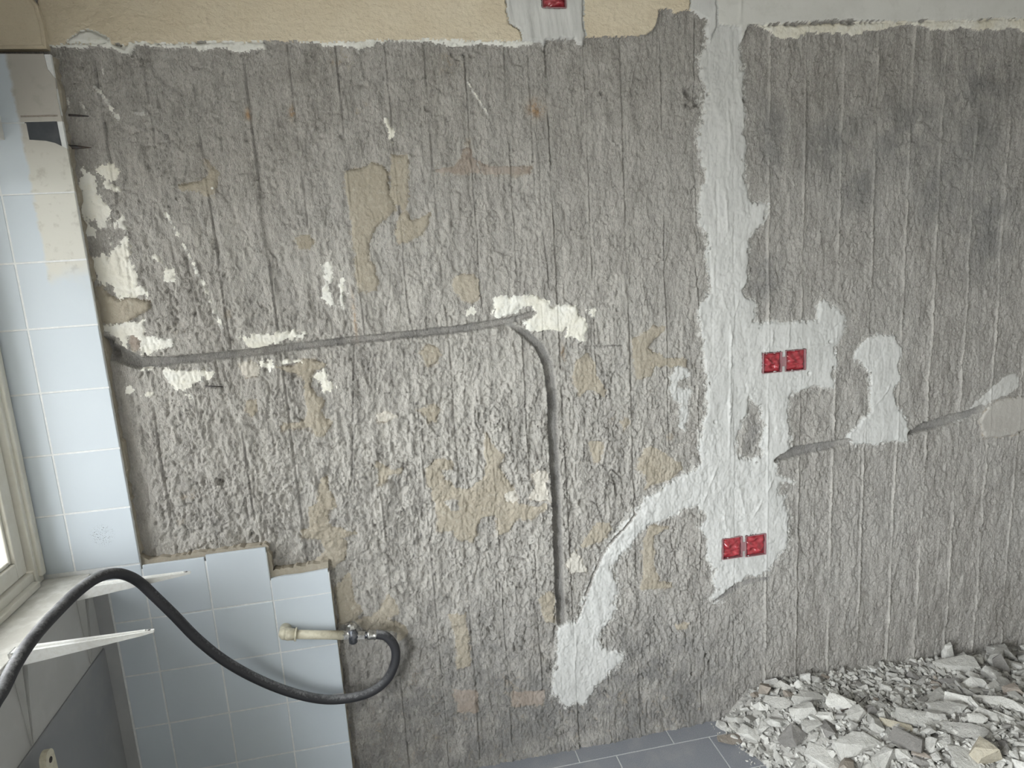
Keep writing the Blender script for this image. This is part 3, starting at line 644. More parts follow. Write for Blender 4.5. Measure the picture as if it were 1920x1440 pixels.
# foot of the wall: mortar and dust fillet over the floor
ft = sstep(.045, .0, ZZ)*(.006+.008*fbm(XX*14, ZZ*14, 3, 21)); H += ft*(H < .02)
# next to the tiles a smoother mortared strip
tb = np.exp(-np.clip(XX+.655, 0, 1)/.020)*(ZZ > .80); H = H*(1-.6*tb)+tb*.003
# outside the modelled field
lim = (XX < -.71) | (XX > 3.19) | (ZZ > 2.17) | (ZZ < -.03)
flat = np.where(ID == kb, .012, np.where(ID == kw, .0135, 0)); H = np.where(lim, flat, H)

# ---- write the meshes
FID = ID[:-1, :-1].copy()
cx = (XX[:-1, :-1]+XX[1:, 1:])/2; cz = (ZZ[:-1, :-1]+ZZ[1:, 1:])/2
FID[(cx < -.215) & (cz < .62)] = -1                  # behind the lower tiles
FID[(cx < -.68) & (cz < 1.965)] = -1                 # behind the tiles beside the window
vid = np.arange(NX*NZ).reshape(NX, NZ)
quads = np.stack([vid[:-1, :-1], vid[1:, :-1], vid[1:, 1:], vid[:-1, 1:]], -1).reshape(-1, 4)
VX = XX.ravel(); VZ = ZZ.ravel(); VY = (YB-H).ravel()
ATT = dict(dust=dust.ravel(), smear=smear.ravel(), tan=tan.ravel(), damp_shade=damp_shade.ravel(), rust=rust.ravel())
def submesh(name, k, attrs=False):
    q = quads[FID.ravel() == k]
    if not len(q): return None
    used, inv = np.unique(q, return_inverse=True); inv = inv.reshape(-1, 4).astype(np.int32)
    me = bpy.data.meshes.new(name); nv, nf = len(used), len(inv)
    me.vertices.add(nv); me.loops.add(nf*4); me.polygons.add(nf)
    co = np.stack([VX[used], VY[used], VZ[used]], -1).astype(np.float32)
    me.vertices.foreach_set('co', co.ravel()); me.loops.foreach_set('vertex_index', inv.ravel())
    me.polygons.foreach_set('loop_start', np.arange(0, nf*4, 4, dtype=np.int32))
    me.polygons.foreach_set('use_smooth', np.ones(nf, bool))
    me.update(calc_edges=True)
    if attrs:
        for n, a in ATT.items():
            at = me.attributes.new(n, 'FLOAT', 'POINT'); at.data.foreach_set('value', np.clip(a[used], 0, 1).astype(np.float32))
    return me
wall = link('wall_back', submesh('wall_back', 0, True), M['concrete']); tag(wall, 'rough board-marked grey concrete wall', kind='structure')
for k, (n, mt, lab) in enumerate(PARTS, 1):
    me = submesh(n, k)
    if me is None: continue
    o = link(n, me, M[mt], wall)
    if lab: o['label'] = lab

# ================================================================== TILES
TP = .1505; TX0 = -.660
def tile_box(name, x0, x1, z0, z1, tilt=0.0):
    g = .0019
    o = box(name, (x0+g, 0, z0+g), (x1-g, .0075, z1-g), M['tile'], wall, bevel=.0012, seg=2)
    return o
rt = random.Random(3)
def full_tile(x0, z0, cache={}):
    if 'm' not in cache:
        bm = bmesh.new(); bm_box(bm, (-TP/2+.0019, 0, -TP/2+.0019), (TP/2-.0019, .0075, TP/2-.0019), .0012, 2)
        me = bpy.data.meshes.new('tile'); bm.to_mesh(me); bm.free(); cache['m'] = me
    o = link('tile', cache['m'], M['tile'], wall); o.location = (x0+TP/2, rt.uniform(-.0004, .0004), z0+TP/2)
    o.rotation_euler = (rt.uniform(-.004, .004), 0, rt.uniform(-.004, .004)); return o
rowz = [.7815+TP*i for i in range(9)]
def prism(name, pts, y0, y1, mat, parent=None):
    """outline in wall coordinates, extruded from y0 (front) to y1"""
    bm = bmesh.new(); n = len(pts)
    a = [bm.verts.new((x, y0, z)) for x, z in pts]; b = [bm.verts.new((x, y1, z)) for x, z in pts]
    bm.faces.new(a); bm.faces.new(b[::-1])
    for i in range(n): bm.faces.new((a[i], b[i], b[(i+1) % n], a[(i+1) % n]))
    bmesh.ops.recalc_face_normals(bm, faces=bm.faces[:]); return bm_obj(name, bm, mat, parent)
for i, z in enumerate(rowz[:8]):
    if i == 6:      # broken round the dark plate
        pl = PX([(48,226),(103,222),(107,240),(113,273),(103,266),(88,262),(55,262)], Y=0)
        x1, z0, z1 = TX0-.0011, z+.0011, z+TP-.0011
        pb = PX([(113,279),(103,268),(86,264),(55,262),(48,226),(103,222)], Y=0)
        prism('tile', [(TX0-TP+.0011, z0), (x1, z0), (x1, pb[0][1]), *[tuple(p) for p in pb[1:5]], (pb[4][0], z1), (TX0-TP+.0011, z1)], 0, .0075, M['tile'], wall)
        top = [(pb[4][0]+.001, pb[4][1]+.0012), (x1-.004, pb[5][1]+.0012), (x1-.004, z1), (pb[4][0]+.001, z1)]
        if top[2][1]-top[1][1] > .004: prism('tile', top, 0, .0075, M['tile'], wall)
    elif i == 7:
        prism('tile', [(TX0-TP+.0011, z+.0011), (TX0-.001, z+.0011), (TX0-.003, z+.05), (TX0+.0, z+.09), (TX0-.012, z+.11), (TX0-.014, z+TP-.010), (TX0-TP+.0011, z+TP-.0085)], -.001, .0075, M['tile'], wall)
    else: full_tile(TX0-TP, z)
    tile_box('tile', -.878, TX0-TP, z, z+TP)
# lower field
for ri in range(5):
    z1 = .7815-ri*TP-.0005; z0 = z1-TP
    for ci in range(-1, 3):
        x0 = TX0+ci*TP; x1 = x0+TP
        if ci == -1:
            tile_box('tile', -.745, x1, z0, z1)
        elif ri == 0 and ci == 2:
            pts = [(x0+.0011, z0+.0011), (x1-.003, z0+.0011), (x1-.0045, z0+.067), (x1-.03, z0+.0655), (x0+.08, z0+.063), (x0+.035, z0+.0645), (x0+.0011, z0+.062)]
            prism('tile', pts, 0, .0075, M['tile'], wall)
        elif ri == 0:
            dz = .004 if ci == 0 else -.001
            tile_box('tile', x0, x1, z0, z1-dz)
        else: full_tile(x0, z0)
# narrow strip between column foot and sill, mortar bed and grout
box('grout_bed', (-.95, .0009, -.01), (-.360, .010, .765), M['grout'], wall)
box('grout_bed', (-.360, .0009, -.01), (-.2105, .010, .688), M['grout'], wall)
box('grout_bed', (-.95, .0009, .76), (TX0-.0015, .010, 1.975), M['grout'], wall)
def ragged_bed():
    r_ = random.Random(9); out = [(-.95, -.02), (-.212, -.02)]
    z = 0.0
    while z < .690: out.append((-.2105+r_.uniform(-.003, .006), z)); z += r_.uniform(.008, .02)
    x = -.21
    while x > -.350: out.append((x, .711+r_.uniform(-.001, .005))); x -= r_.uniform(.004, .012)
    z = .71
    while z < .785: out.append((-.356+r_.uniform(-.002, .007), z)); z += r_.uniform(.01, .02)
    x = -.36
    while x > -.645: out.append((x, .785+r_.uniform(-.002, .004))); x -= r_.uniform(.004, .012)
    z = .80
    while z < 1.97: out.append((-.6615+r_.uniform(-.003, .007), z)); z += r_.uniform(.008, .025)
    out += [(-.665, 1.975), (-.95, 1.975)]; return out
prism('mortar_bed', ragged_bed(), .0085, .045, M['mortar'], wall)
# dark plate set in the broken tile
pl = PX([(47,225),(104,221),(114,270),(52,262)], Y=.003)
prism('cover_plate', [tuple(p) for p in PX([(46,262),(46,224),(105,220),(116,276)], Y=.0)], .0003, .0085, M['dark_plate'], wall)['label'] = 'dark rectangular plate in the broken tile'
box('rust_line', (-.742, -.0012, 1.846), (-.668, .004, 1.850), M['rubble_brown'], wall)
# rounded mortar lump above the tiles, at the top left corner
bm = bmesh.new()
P0 = [(-.86, 1.988), (-.669, 1.988), (-.667, 2.03), (-.672, 2.075), (-.688, 2.097), (-.70, 2.104), (-.86, 2.110)]
a = [bm.verts.new((x, .0, z)) for x, z in P0]; b = [bm.verts.new((x, .045, z)) for x, z in P0]
bm.faces.new(a); bm.faces.new(b[::-1])
for i in range(len(P0)): bm.faces.new((a[i], b[i], b[(i+1) % 7], a[(i+1) % 7]))
bmesh.ops.recalc_face_normals(bm, faces=bm.faces[:])
bmesh.ops.bevel(bm, geom=[e for e in bm.edges if all(abs(v.co.y) < 1e-6 for v in e.verts)], offset=.006, segments=3, affect='EDGES')
bm_obj('mortar_lump', bm, M['plaster_beige'], wall)

# ================================================================== REST OF THE ROOM
box('floor', (-.95, -3.4, -.12), (3.3, .09, -.0010), M['floor_grout'])['kind'] = 'structure'
FLOOR = bpy.data.objects['floor']
def floor_tiles():
    g0 = onZ(1325, 1386, 0); g1 = onZ(1130, 1415, 0); g2 = onZ(1280, 1380, 0)
    TL, TW = .297, .147
    r_ = random.Random(2); y = .02; k = 0
    yr = [onZ(1250, 1397, 0)[1], onZ(1300, 1388, 0)[1]]; y1 = sum(yr)/2
    first = onZ(1265, 1396, 0)[0]; second = onZ(1345, 1405, 0)[0]
    rows = [(y1, .04, first)]; yy = y1
    for i in range(6): rows.append((yy-TW, yy, second+(0 if i % 2 == 0 else first-second))); yy -= TW
    for (ya, yb, xs_) in rows:
        x = xs_-5*TL
        while x < 2.6:
            if x+TL > -.74:
                box('floor_tile', (max(x, -.745)+.0016, ya+.0016, -.006), (x+TL-.0016, yb-.0016, 0), M['floor'], FLOOR, bevel=.0006)
            x += TL
floor_tiles()
box('ceiling', (-1.45, -3.6, 2.6), (3.4, .1, 2.7), M['room'])['kind'] = 'structure'
box('wall_right', (3.2, -3.6, 0), (3.4, .03, 2.6), M['room'])['kind'] = 'structure'
box('wall_rear', (-1.42, Y_REAR-.2, 0), (3.4, Y_REAR, 2.6), M['room'])['kind'] = 'structure'
# left wall: light band under the sill at X=-.782, thicker dark part below, window above
XL = -.782
bm = bmesh.new()
for y0_, y1_, z0_, z1_ in ((-.012, .02, 0, 2.6), (WIN['y0'], -.012, 0, WIN['z0']-.02), (WIN['y0'], -.012, WIN['z1'], 2.6), (WIN_ADDED['y1'], WIN['y0'], 0, 2.6),
                           (WIN_ADDED['y0'], WIN_ADDED['y1'], 0, WIN_ADDED['z0']), (WIN_ADDED['y0'], WIN_ADDED['y1'], WIN_ADDED['z1'], 2.6), (Y_REAR, WIN_ADDED['y0'], 0, 2.6)):
    bm_box(bm, (XOUT, y0_, z0_), (-.883, y1_, z1_))
wl = bm_obj('wall_left', bm, M['room']); wl['kind'] = 'structure'
box('upper_panel', (-.90, -1.02, .56), (XL, -.0005, .756), M['wall_paint'], wl, bevel=.001)
box('lower_panel', (-.90, -1.02, 0), (-.7775, -.0005, .569), M['wall_dark'], wl, bevel=.0015)
box('upper_reveal', (-.90, -1.02, WIN['z1']), (XL, -.0005, 2.6), M['room'], wl)
box('side_reveal', (-.90, -1.02, .756), (XL, WIN['y0'], WIN['z1']), M['room'], wl)
box('corner_strip', (-.80, -.0006, 0), (-.748, .0009, .757), M['wall_strip'], wall)
sill = box('window_sill', (-.93, -.919, .756), (-.777, -.0006, .7735), M['sill'], wl, bevel=.002, seg=2)

# window 1: fixed frame, sash, glazing beads, pane
win = empty('window_1', (-.90, -.9, .774)); tag(win, 'cream painted window beside the tiled strip', kind='structure')
def at_win(name, a, b, mat, parent, bevel=.003):
    o = box(name, a, b, mat, None, bevel, 2); o.parent = parent
    o.matrix_parent_inverse = Matrix.Translation(win.location).inverted(); return o
fw = .036
zt = WIN['z1']; yb = WIN['y0']
for nm, a, b in (('frame', (-.945, -fw, .774), (-.880, -.002, zt)), ('frame', (-.945, yb, .774), (-.880, yb+fw, zt)),
                 ('frame', (-.945, yb+fw, .774), (-.884, -fw, .774+fw)), ('frame', (-.945, yb+fw, zt-fw), (-.884, -fw, zt))):
    at_win(nm, a, b, M['frame_white'], win)
at_win('cover_strip', (-.886, -.024, .790), (-.872, -.0008, zt), M['frame_white'], win, .004)
at_win('bottom_bead', (-.886, yb, .774), (-.868, -.045, .790), M['frame_white'], win, .003)
for sy0, sy1 in ((-fw-.003, yb+fw+.003),):
    r_ = .040
    za, zb = .774+fw+.003, zt-fw-.003
    sash = at_win('sash', (-.936, sy0-r_, za), (-.894, sy0, zb), M['frame_white'], win)
    def sub(n, a, b, mat, bevel=.003):
        o = box(n, a, b, mat, None, bevel, 2); o.parent = sash; return o
    sub('stile', (-.936, sy1, za), (-.894, sy1+r_, zb), M['frame_white'])
    sub('rail', (-.936, sy1+r_, za), (-.894, sy0-r_, za+r_), M['frame_white'])
    sub('rail', (-.936, sy1+r_, zb-r_), (-.894, sy0-r_, zb), M['frame_white'])
    sub('glazing_bead', (-.925, sy0-r_-.010, za+r_), (-.902, sy0-r_, zb-r_), M['frame_white'])
    sub('glazing_bead', (-.925, sy1+r_, za+r_), (-.902, sy0-r_-.010, za+r_+.010), M['frame_white'])
    sub('pane', (-.921, sy1+r_, za+r_), (-.917, sy0-r_, zb-r_), M['glass_dim'], 0)

win_added = empty('added_window', (-1.0, (WIN_ADDED['y0']+WIN_ADDED['y1'])/2, WIN_ADDED['z0'])); tag(win_added, 'unseen cream window added in the left wall for front-left light', kind='structure')
i2 = Matrix.Translation(win_added.location).inverted()
for nm, a, b, mt in (('frame', (-.99, WIN_ADDED['y0'], WIN_ADDED['z0']), (-.92, WIN_ADDED['y0']+.06, WIN_ADDED['z1']), 'frame_white'), ('frame', (-.99, WIN_ADDED['y1']-.06, WIN_ADDED['z0']), (-.92, WIN_ADDED['y1'], WIN_ADDED['z1']), 'frame_white'),
                     ('frame', (-.99, WIN_ADDED['y0']+.06, WIN_ADDED['z0']), (-.92, WIN_ADDED['y1']-.06, WIN_ADDED['z0']+.06), 'frame_white'), ('frame', (-.99, WIN_ADDED['y0']+.06, WIN_ADDED['z1']-.06), (-.92, WIN_ADDED['y1']-.06, WIN_ADDED['z1']), 'frame_white'),
                     ('pane', (-.957, WIN_ADDED['y0']+.06, WIN_ADDED['z0']+.06), (-.953, WIN_ADDED['y1']-.06, WIN_ADDED['z1']-.06), 'glass')):
    o = box(nm, a, b, M[mt], win_added, .003 if nm == 'frame' else 0); o.matrix_parent_inverse = i2

# ================================================================== THINGS
# ---- red junction boxes
blab = ['red junction box, left of the upper pair in the white filler', 'red junction box, right of the upper pair in the white filler',
        'red junction box, left of the lower pair in the white filler', 'red junction box, right of the lower pair in the white filler',
        'red junction box cut by the top edge, set in the plaster band']
def junction_box(i, x, z, w_, h_, Y):
    root = empty('junction_box', (x, Y, z)); tag(root, blab[i], 'junction box', 'red junction boxes')
    bm = bmesh.new(); t_ = .0016
    for a, b in (((-w_/2, 0, -h_/2), (-w_/2+t_, .03, h_/2)), ((w_/2-t_, 0, -h_/2), (w_/2, .03, h_/2)), ((-w_/2+t_, 0, -h_/2), (w_/2-t_, .03, -h_/2+t_)), ((-w_/2+t_, 0, h_/2-t_), (w_/2-t_, .03, h_/2))):
        bm_box(bm, a, b)
    bm_obj('rim', bm, M['box_rim'], root)
    n = 22; bm = bmesh.new(); rr = np.random.RandomState(40+i); vs = []
    ww, hh = w_-2*t_, h_-2*t_
    ph = rr.rand(6)*6
    for a in range(n+1):
        row = []
        for b in range(n+1):
            u = a/n*2-1; v = b/n*2-1
            e = max(abs(u), abs(v)); pil = (1-abs(u)**6)*(1-abs(v)**6)
            wr = .0016*math.sin(u*3.1+v*2.2+ph[0])*math.sin(v*4.3-u*1.4+ph[1])+.0010*math.sin(7*u+3*v+ph[2])+.0008*math.sin(9*v-4*u+ph[3])
            cr = .0022*max(0, 1-abs(u*.6+v*.8+.2*math.sin(ph[4]))*7)-.0018*max(0, 1-abs(v-.5*u*u+.4)*8)
            row.append(bm.verts.new((u*ww/2, .010-.009*pil*(.75)-(wr+cr)*pil*1.9, v*hh/2)))
        vs.append(row)
    for a in range(n):
        for b in range(n): bm.faces.new((vs[a][b], vs[a+1][b], vs[a+1][b+1], vs[a][b+1]))
    bm_obj('cover', bm, M['red'], root, True)
    # dabs of filler caught on the cover's edge
    for q in range(3):
        bm = bmesh.new(); bmesh.ops.create_icosphere(bm, subdivisions=1, radius=1.0)
        bmesh.ops.scale(bm, verts=bm.verts[:], vec=(rr.uniform(.002, .006), .0015, rr.uniform(.0015, .003)))
        ang = rr.rand()
        px_ = (rr.uniform(-.4, .4)*ww, [h_/2-.002, -h_/2+.002][q % 2]); bmesh.ops.translate(bm, verts=bm.verts[:], vec=(px_[0], .0045, px_[1]))
        bm_obj('filler_dab', bm, M['filler'], root, True)
    bm = bmesh.new(); bm_box(bm, (-w_/2+t_, .026, -h_/2+t_), (w_/2-t_, .030, h_/2-t_)); bm_obj('back', bm, M['box_rim'], root)
for i, (x, z, w_, h_) in enumerate(BOXES): junction_box(i, x, z, w_, h_, .0205 if i < 4 else .0105)
for a, b in ((0, 1), (2, 3)):
    xa = BOXES[a][0]+BOXES[a][2]/2; xb = BOXES[b][0]-BOXES[b][2]/2; z = (BOXES[a][1]+BOXES[b][1])/2
    box('box_connector', (xa, .0215, z-.014), (xb, .035, z+.014), M['box_rim'], wall)

# ---- water pipe with valve and hose
pipe = empty('water_pipe', tuple(onY(535, 1188, 0))); tag(pipe, 'beige plastic water pipe with elbow and shut-off valve on the tiles', 'pipe')
pinv = Matrix.Translation(pipe.location).inverted()
def pobj(name, bm, mat, smooth=True):
    o = bm_obj(name, bm, mat, pipe, smooth); o.matrix_parent_inverse = pinv; return o
YP = -.030
e0 = Vector(onY(533, 1189, YP)); e1 = Vector(onY(645, 1191, YP)); v0 = Vector(onY(661, 1191, YP)); f0 = Vector(onY(690, 1190, YP)); f1 = Vector(onY(712, 1190, YP))
dirp = (e1-e0).normalized(); rp = .0118
bm = bmesh.new(); tube(bm, [e0+dirp*.02, e1], rp, 20); pobj('pipe', bm, M['pvc'])
bm = bmesh.new(); lathe(bm, [(e0+Vector((0, .036, 0)), .0150), (e0+Vector((0, .012, 0)), .0150), (e0+Vector((.002, .003, 0)), .0158), (e0+dirp*.010, .0160), (e0+dirp*.028, .0148)], 20); pobj('elbow', bm, M['pvc'])
bm = bmesh.new(); tube(bm, [e0+dirp*.027, e0+dirp*.0315], .0175, 20); pobj('elbow_collar', bm, M['pvc'])
bm = bmesh.new(); bmesh.ops.create_uvsphere(bm, u_segments=14, v_segments=10, radius=.0155); bmesh.ops.translate(bm, verts=bm.verts[:], vec=e0+Vector((.001, .001, 0))); pobj('elbow_knuckle', bm, M['pvc'])
bm = bmesh.new(); tube(bm, [e1-dirp*.004, e1+dirp*.013], .0125, 6); pobj('pipe_nut', bm, M['chrome'], False)
bm = bmesh.new(); tube(bm, [e1+dirp*.010, v0+dirp*.014], .0105, 16); pobj('valve_body', bm, M['steel_dark'])
up = Vector((0, 0, 1))
bm = bmesh.new(); lathe(bm, [(v0-up*.024, .008), (v0-up*.020, .0115), (v0+up*.012, .0115), (v0+up*.016, .008), (v0+up*.022, .008)], 16); pobj('valve_stem', bm, M['steel_dark'])
bm = bmesh.new(); lathe(bm, [(v0+up*.018, .010), (v0+up*.022, .0135), (v0+up*.030, .0115), (v0+up*.034, .006)], 7); pobj('valve_handle', bm, M['chrome'], False)
bm = bmesh.new(); tube(bm, [v0+dirp*.012, v0+dirp*.032], .0112, 6); pobj('hose_nut', bm, M['chrome'], False)
bm = bmesh.new(); tube(bm, [v0+dirp*.030, f0+dirp*.004], .0085, 14); pobj('nipple', bm, M['steel_dark'])
bm = bmesh.new(); lathe(bm, [(f0-dirp*.002, .0125), (f0+dirp*.002, .0138), (f0+dirp*.006, .0124), (f0+dirp*.016, .0124), (f0+dirp*.019, .0138), (f0+dirp*.022, .0130)], 18); pobj('hose_ferrule', bm, M['chrome'])
HP = [(704,1189,-.030), (725,1194,-.031), (740,1213,-.034), (741,1240,-.036), (727,1272,-.038), (698,1296,-.040), (655,1309,-.043), (605,1311,-.048), (545,1298,-.056), (480,1272,-.066), (420,1238,-.076), (370,1198,-.084), (325,1152,-.088), (290,1118,-.090), (262,1092,-.096), (238,1079,-.125), (214,1075,-.160), (185,1082,-.205), (150,1105,-.265), (105,1148,-.345), (62,1196,-.425), (28,1246,-.48), (5,1292,-.53), (-25,1350,-.60)]
hp = [tuple(onY(x, y, Y)) for x, y, Y in HP]
hx_, hy_, hz_ = hp[-1]
hp += [(hx_-.012, hy_-.075, hz_-.10), (hx_-.01, hy_-.15, hz_-.24), (hx_+.01, hy_-.24, hz_-.40), (-.60, -.97, .07), (-.50, -1.06, .0135), (-.30, -1.16, .0125), (-.05, -1.22, .0125), (.25, -1.24, .0125)]
hose = empty('hose', hp[0]); tag(hose, 'dusty black rubber hose hanging from the valve over the bracket', 'hose')
bm = bmesh.new(); tube(bm, catmull(hp, 8), .0122, 18); o = bm_obj('tubing', bm, M['hose'], hose, True); o.matrix_parent_inverse = Matrix.Translation(hose.location).inverted()

# ---- shelf brackets under the sill
def bracket(Y, base_z, length, lab, leg_z):
    root = empty('shelf_bracket', (XL, Y, base_z)); tag(root, lab, 'bracket', 'white shelf brackets under the window sill')
    # arm: channel, wide at the wall, narrow at the tip
    bm = bmesh.new(); n = 10; top = []
    th = .0018
    sec = []
    for i in range(n+1):
        t_ = i/n; x = .004+t_*(length-.004)
        hw = .0135*(1-t_)+.0055*t_; hd = .030*(1-t_)+.005*t_
        if i == n: hw *= .55
        sec.append([(x, -hw, -hd), (x, -hw, 0), (x, hw, 0), (x, hw, -hd), (x, hw-th, -hd), (x, hw-th, -th), (x, -hw+th, -th), (x, -hw+th, -hd)])
    vs = [[bm.verts.new(p) for p in s_] for s_ in sec]
    for a, b in zip(vs, vs[1:]):
        for k in range(8): bm.faces.new((a[k], a[(k+1) % 8], b[(k+1) % 8], b[k]))
    bm.faces.new(vs[-1]); bm.faces.new(vs[0][::-1]); bmesh.ops.recalc_face_normals(bm, faces=bm.faces[:])
    arm = bm_obj('arm', bm, M['white_metal'], root)
    bm = bmesh.new(); tube(bm, [(0.012, 0, .0008), (length*.94, 0, .0008)], [.0040, .0022], 8); bm_obj('rib', bm, M['white_metal'], arm)
    for t_ in (.06, .965):
        bm = bmesh.new(); bmesh.ops.create_circle(bm, cap_ends=True, segments=12, radius=.0028); bmesh.ops.translate(bm, verts=bm.verts[:], vec=(t_*length, (0.006 if t_ < .5 else 0), .0004)); bm_obj('screw_hole', bm, M['iron'], arm)
    bm = bmesh.new(); L_ = base_z-leg_z; sec = []
    for i in range(n+1):
        t_ = i/n; z = -t_*L_; hw = .0135*(1-t_)+.0035*t_; hd = .022*(1-t_)+.003*t_
        sec.append([(hd, -hw, z), (.0006, -hw, z), (.0006, hw, z), (hd, hw, z), (hd, hw-th, z), (.0006+th, hw-th, z), (.0006+th, -hw+th, z), (hd, -hw+th, z)])
    vs = [[bm.verts.new(p) for p in s_] for s_ in sec]
    for a, b in zip(vs, vs[1:]):
        for k in range(8): bm.faces.new((a[k], a[(k+1) % 8], b[(k+1) % 8], b[k]))
    bm.faces.new(vs[-1]); bm.faces.new(vs[0][::-1]); bmesh.ops.recalc_face_normals(bm, faces=bm.faces[:])
    bm_obj('wall_leg', bm, M['wall_paint'], root)
t1 = onY(357, 1072, -.073); t2 = onY(289, 1181, -.363)
bracket(-.073, t1[2]+.001, t1[0]-XL, 'white shelf bracket nearest the tiled wall, with the hose over it', .573)
bracket(-.363, t2[2]+.001, t2[0]-XL, 'white shelf bracket farther from the tiled wall', .573)

# ---- nails and small irons in the wall
def spike(name, a, b, r0, r1, lab, mat='iron'):
    bm = bmesh.new(); a = Vector(a); b = Vector(b); tube(bm, [a, a.lerp(b, .5), b], [r0, r0*.85, r1], 8)
    o = bm_obj(name, bm, M[mat], None, True); tag(o, lab, 'nail'); return o
spike('nail', onY(116, 275, .016), onY(171, 277, .008), .0052, .0008, 'dark iron spike beside the broken tile, lower one')
spike('nail', onY(129, 216, .014), onY(166, 218, .010), .0028, .0010, 'thin dark nail above the iron spike at the top left')
bm = bmesh.new(); p = onY(398, 353, .022); tube(bm, [tuple(p+[0, .012, 0]), tuple(p+[0, -.002, 0])], .0030, 10); tag(bm_obj('wall_plug', bm, M['plaster_rough']), 'small white wall plug in a tan mortar patch', 'wall plug')
spike('nail', onY(385, 724, .020), onY(418, 725, .020), .0016, .0010, 'thin rusty nail lying in the concrete below the groove')
# lug with a hole at the bottom left
lg = onX(90, 1432, -.735)
bm = bmesh.new(); pts = []
for k in range(9):
    a = math.pi*k/8; pts.append((.017*math.cos(a), .012+.017*math.sin(a)))
pts = [(.022, -.09)] + pts + [(-.022, -.09)]
A = [bm.verts.new((-.006, y, z)) for y, z in pts]; B = [bm.verts.new((.006, y, z)) for y, z in pts]
bm.faces.new(A); bm.faces.new(B[::-1])
for i in range(len(pts)): bm.faces.new((A[i], B[i], B[(i+1) % len(pts)], A[(i+1) % len(pts)]))
bmesh.ops.recalc_face_normals(bm, faces=bm.faces[:])
lug = empty('mounting_lug', (lg[0], lg[1], lg[2])); tag(lug, 'beige mounting lug with a hole at the bottom left corner', 'lug')
bm_obj('plate', bm, M['pvc'], lug)
bm = bmesh.new(); tube(bm, [(.0055, 0, .008), (.0068, 0, .008)], .006, 12); bm_obj('hole', bm, M['iron'], lug)

# ================================================================== RUBBLE HEAP
HWX = [.86, .905, .96, 1.02, 1.10, 1.20, 1.40, 1.60, 1.85, 2.05, 2.6]; HWZ = [0, .028, .070, .092, .100, .104, .092, .082, .062, .055, .06]
def heap_edge(x, y):
    """distance inside the heap's foot on the floor"""
    ex = np.interp(-y, [-.03, .05, .10, .20, .35, .60], [.885, .895, .905, .930, .985, 1.15])
    return x-ex
def heap_h(x, y):
    d = heap_edge(x, y)
    hw = np.interp(x, HWX, HWZ)
    r_ = sstep(0.0, .16, d)
    front = sstep(-.80, -.40, y)
    return hw*r_*front*(1+.12*np.sin(x*9+1)*np.sin(y*11))+.10*sstep(.02, .35, -y)*sstep(.05, .6, d)*front*.55
hx = np.arange(.84, 2.62, .0075); hy = np.arange(-.80, .035, .0075)
HX, HY = np.meshgrid(hx, hy, indexing='ij')
HZ = heap_h(HX, HY); mk = HZ > .001
HZ = HZ+mk*((fbm(HX*45, HY*45, 3, 2)-.5)*.020+(fbm(HX*120, HY*120, 2, 5)-.5)*.008)*sstep(0, .03, HZ)-.003
heap = empty('rubble_bed', (1.3, -.1, 0)); 
nxh, nyh = HX.shape; vi = np.arange(nxh*nyh).reshape(nxh, nyh)
q = np.stack([vi[:-1, :-1], vi[1:, :-1], vi[1:, 1:], vi[:-1, 1:]], -1).reshape(-1, 4)
q = q[(HZ[:-1, :-1] > -.0025).ravel() | (HZ[1:, 1:] > -.0025).ravel()]
me = bpy.data.meshes.new('rubble_bed')
me.from_pydata(np.stack([HX.ravel(), HY.ravel(), HZ.ravel()], -1).tolist(), [], q.tolist()); me.polygons.foreach_set('use_smooth', [True]*len(me.polygons))
bpy.data.objects.remove(heap)
bed = link('rubble_dust', me, M['fines']); tag(bed, 'grey dust and grit under the rubble heap', 'rubble', kind='stuff')

def shard(seed, flat=.42, npt=14):
    r_ = random.Random(seed); bm = bmesh.new()
    for _ in range(npt):
        v = Vector((r_.gauss(0, 1), r_.gauss(0, 1), r_.gauss(0, 1))).normalized()
        v = Vector((max(-.72, min(.72, v.x)), max(-.72, min(.72, v.y)), max(-.6, min(.6, v.z))))
        bm.verts.new((v.x*.72, v.y*.5*r_.uniform(.8, 1.15), v.z*flat))
    res = bmesh.ops.convex_hull(bm, input=bm.verts[:])
    for v in [v for v in bm.verts if not v.link_faces]: bm.verts.remove(v)
    me = bpy.data.meshes.new('rubble_chunk'); bm.to_mesh(me); bm.free(); return me
SH = [shard(100+i, [.22, .30, .42, .26, .5, .35][i % 6], 11+i % 6) for i in range(18)]
def in_mat(me, mat):
    k = (me.name, mat)
    if k not in in_mat.c:
        c = me.copy(); c.materials.clear(); c.materials.append(M[mat]); in_mat.c[k] = c
    return in_mat.c[k]
in_mat.c = {}
def on_heap(px, py):
    d = ray(px, py); t_ = 1.2
    for _ in range(600):
        p = CAM+d*t_
        if p[2] <= max(float(heap_h(p[0], p[1])), 0): break
        t_ += .002
    return p
rr = random.Random(21)
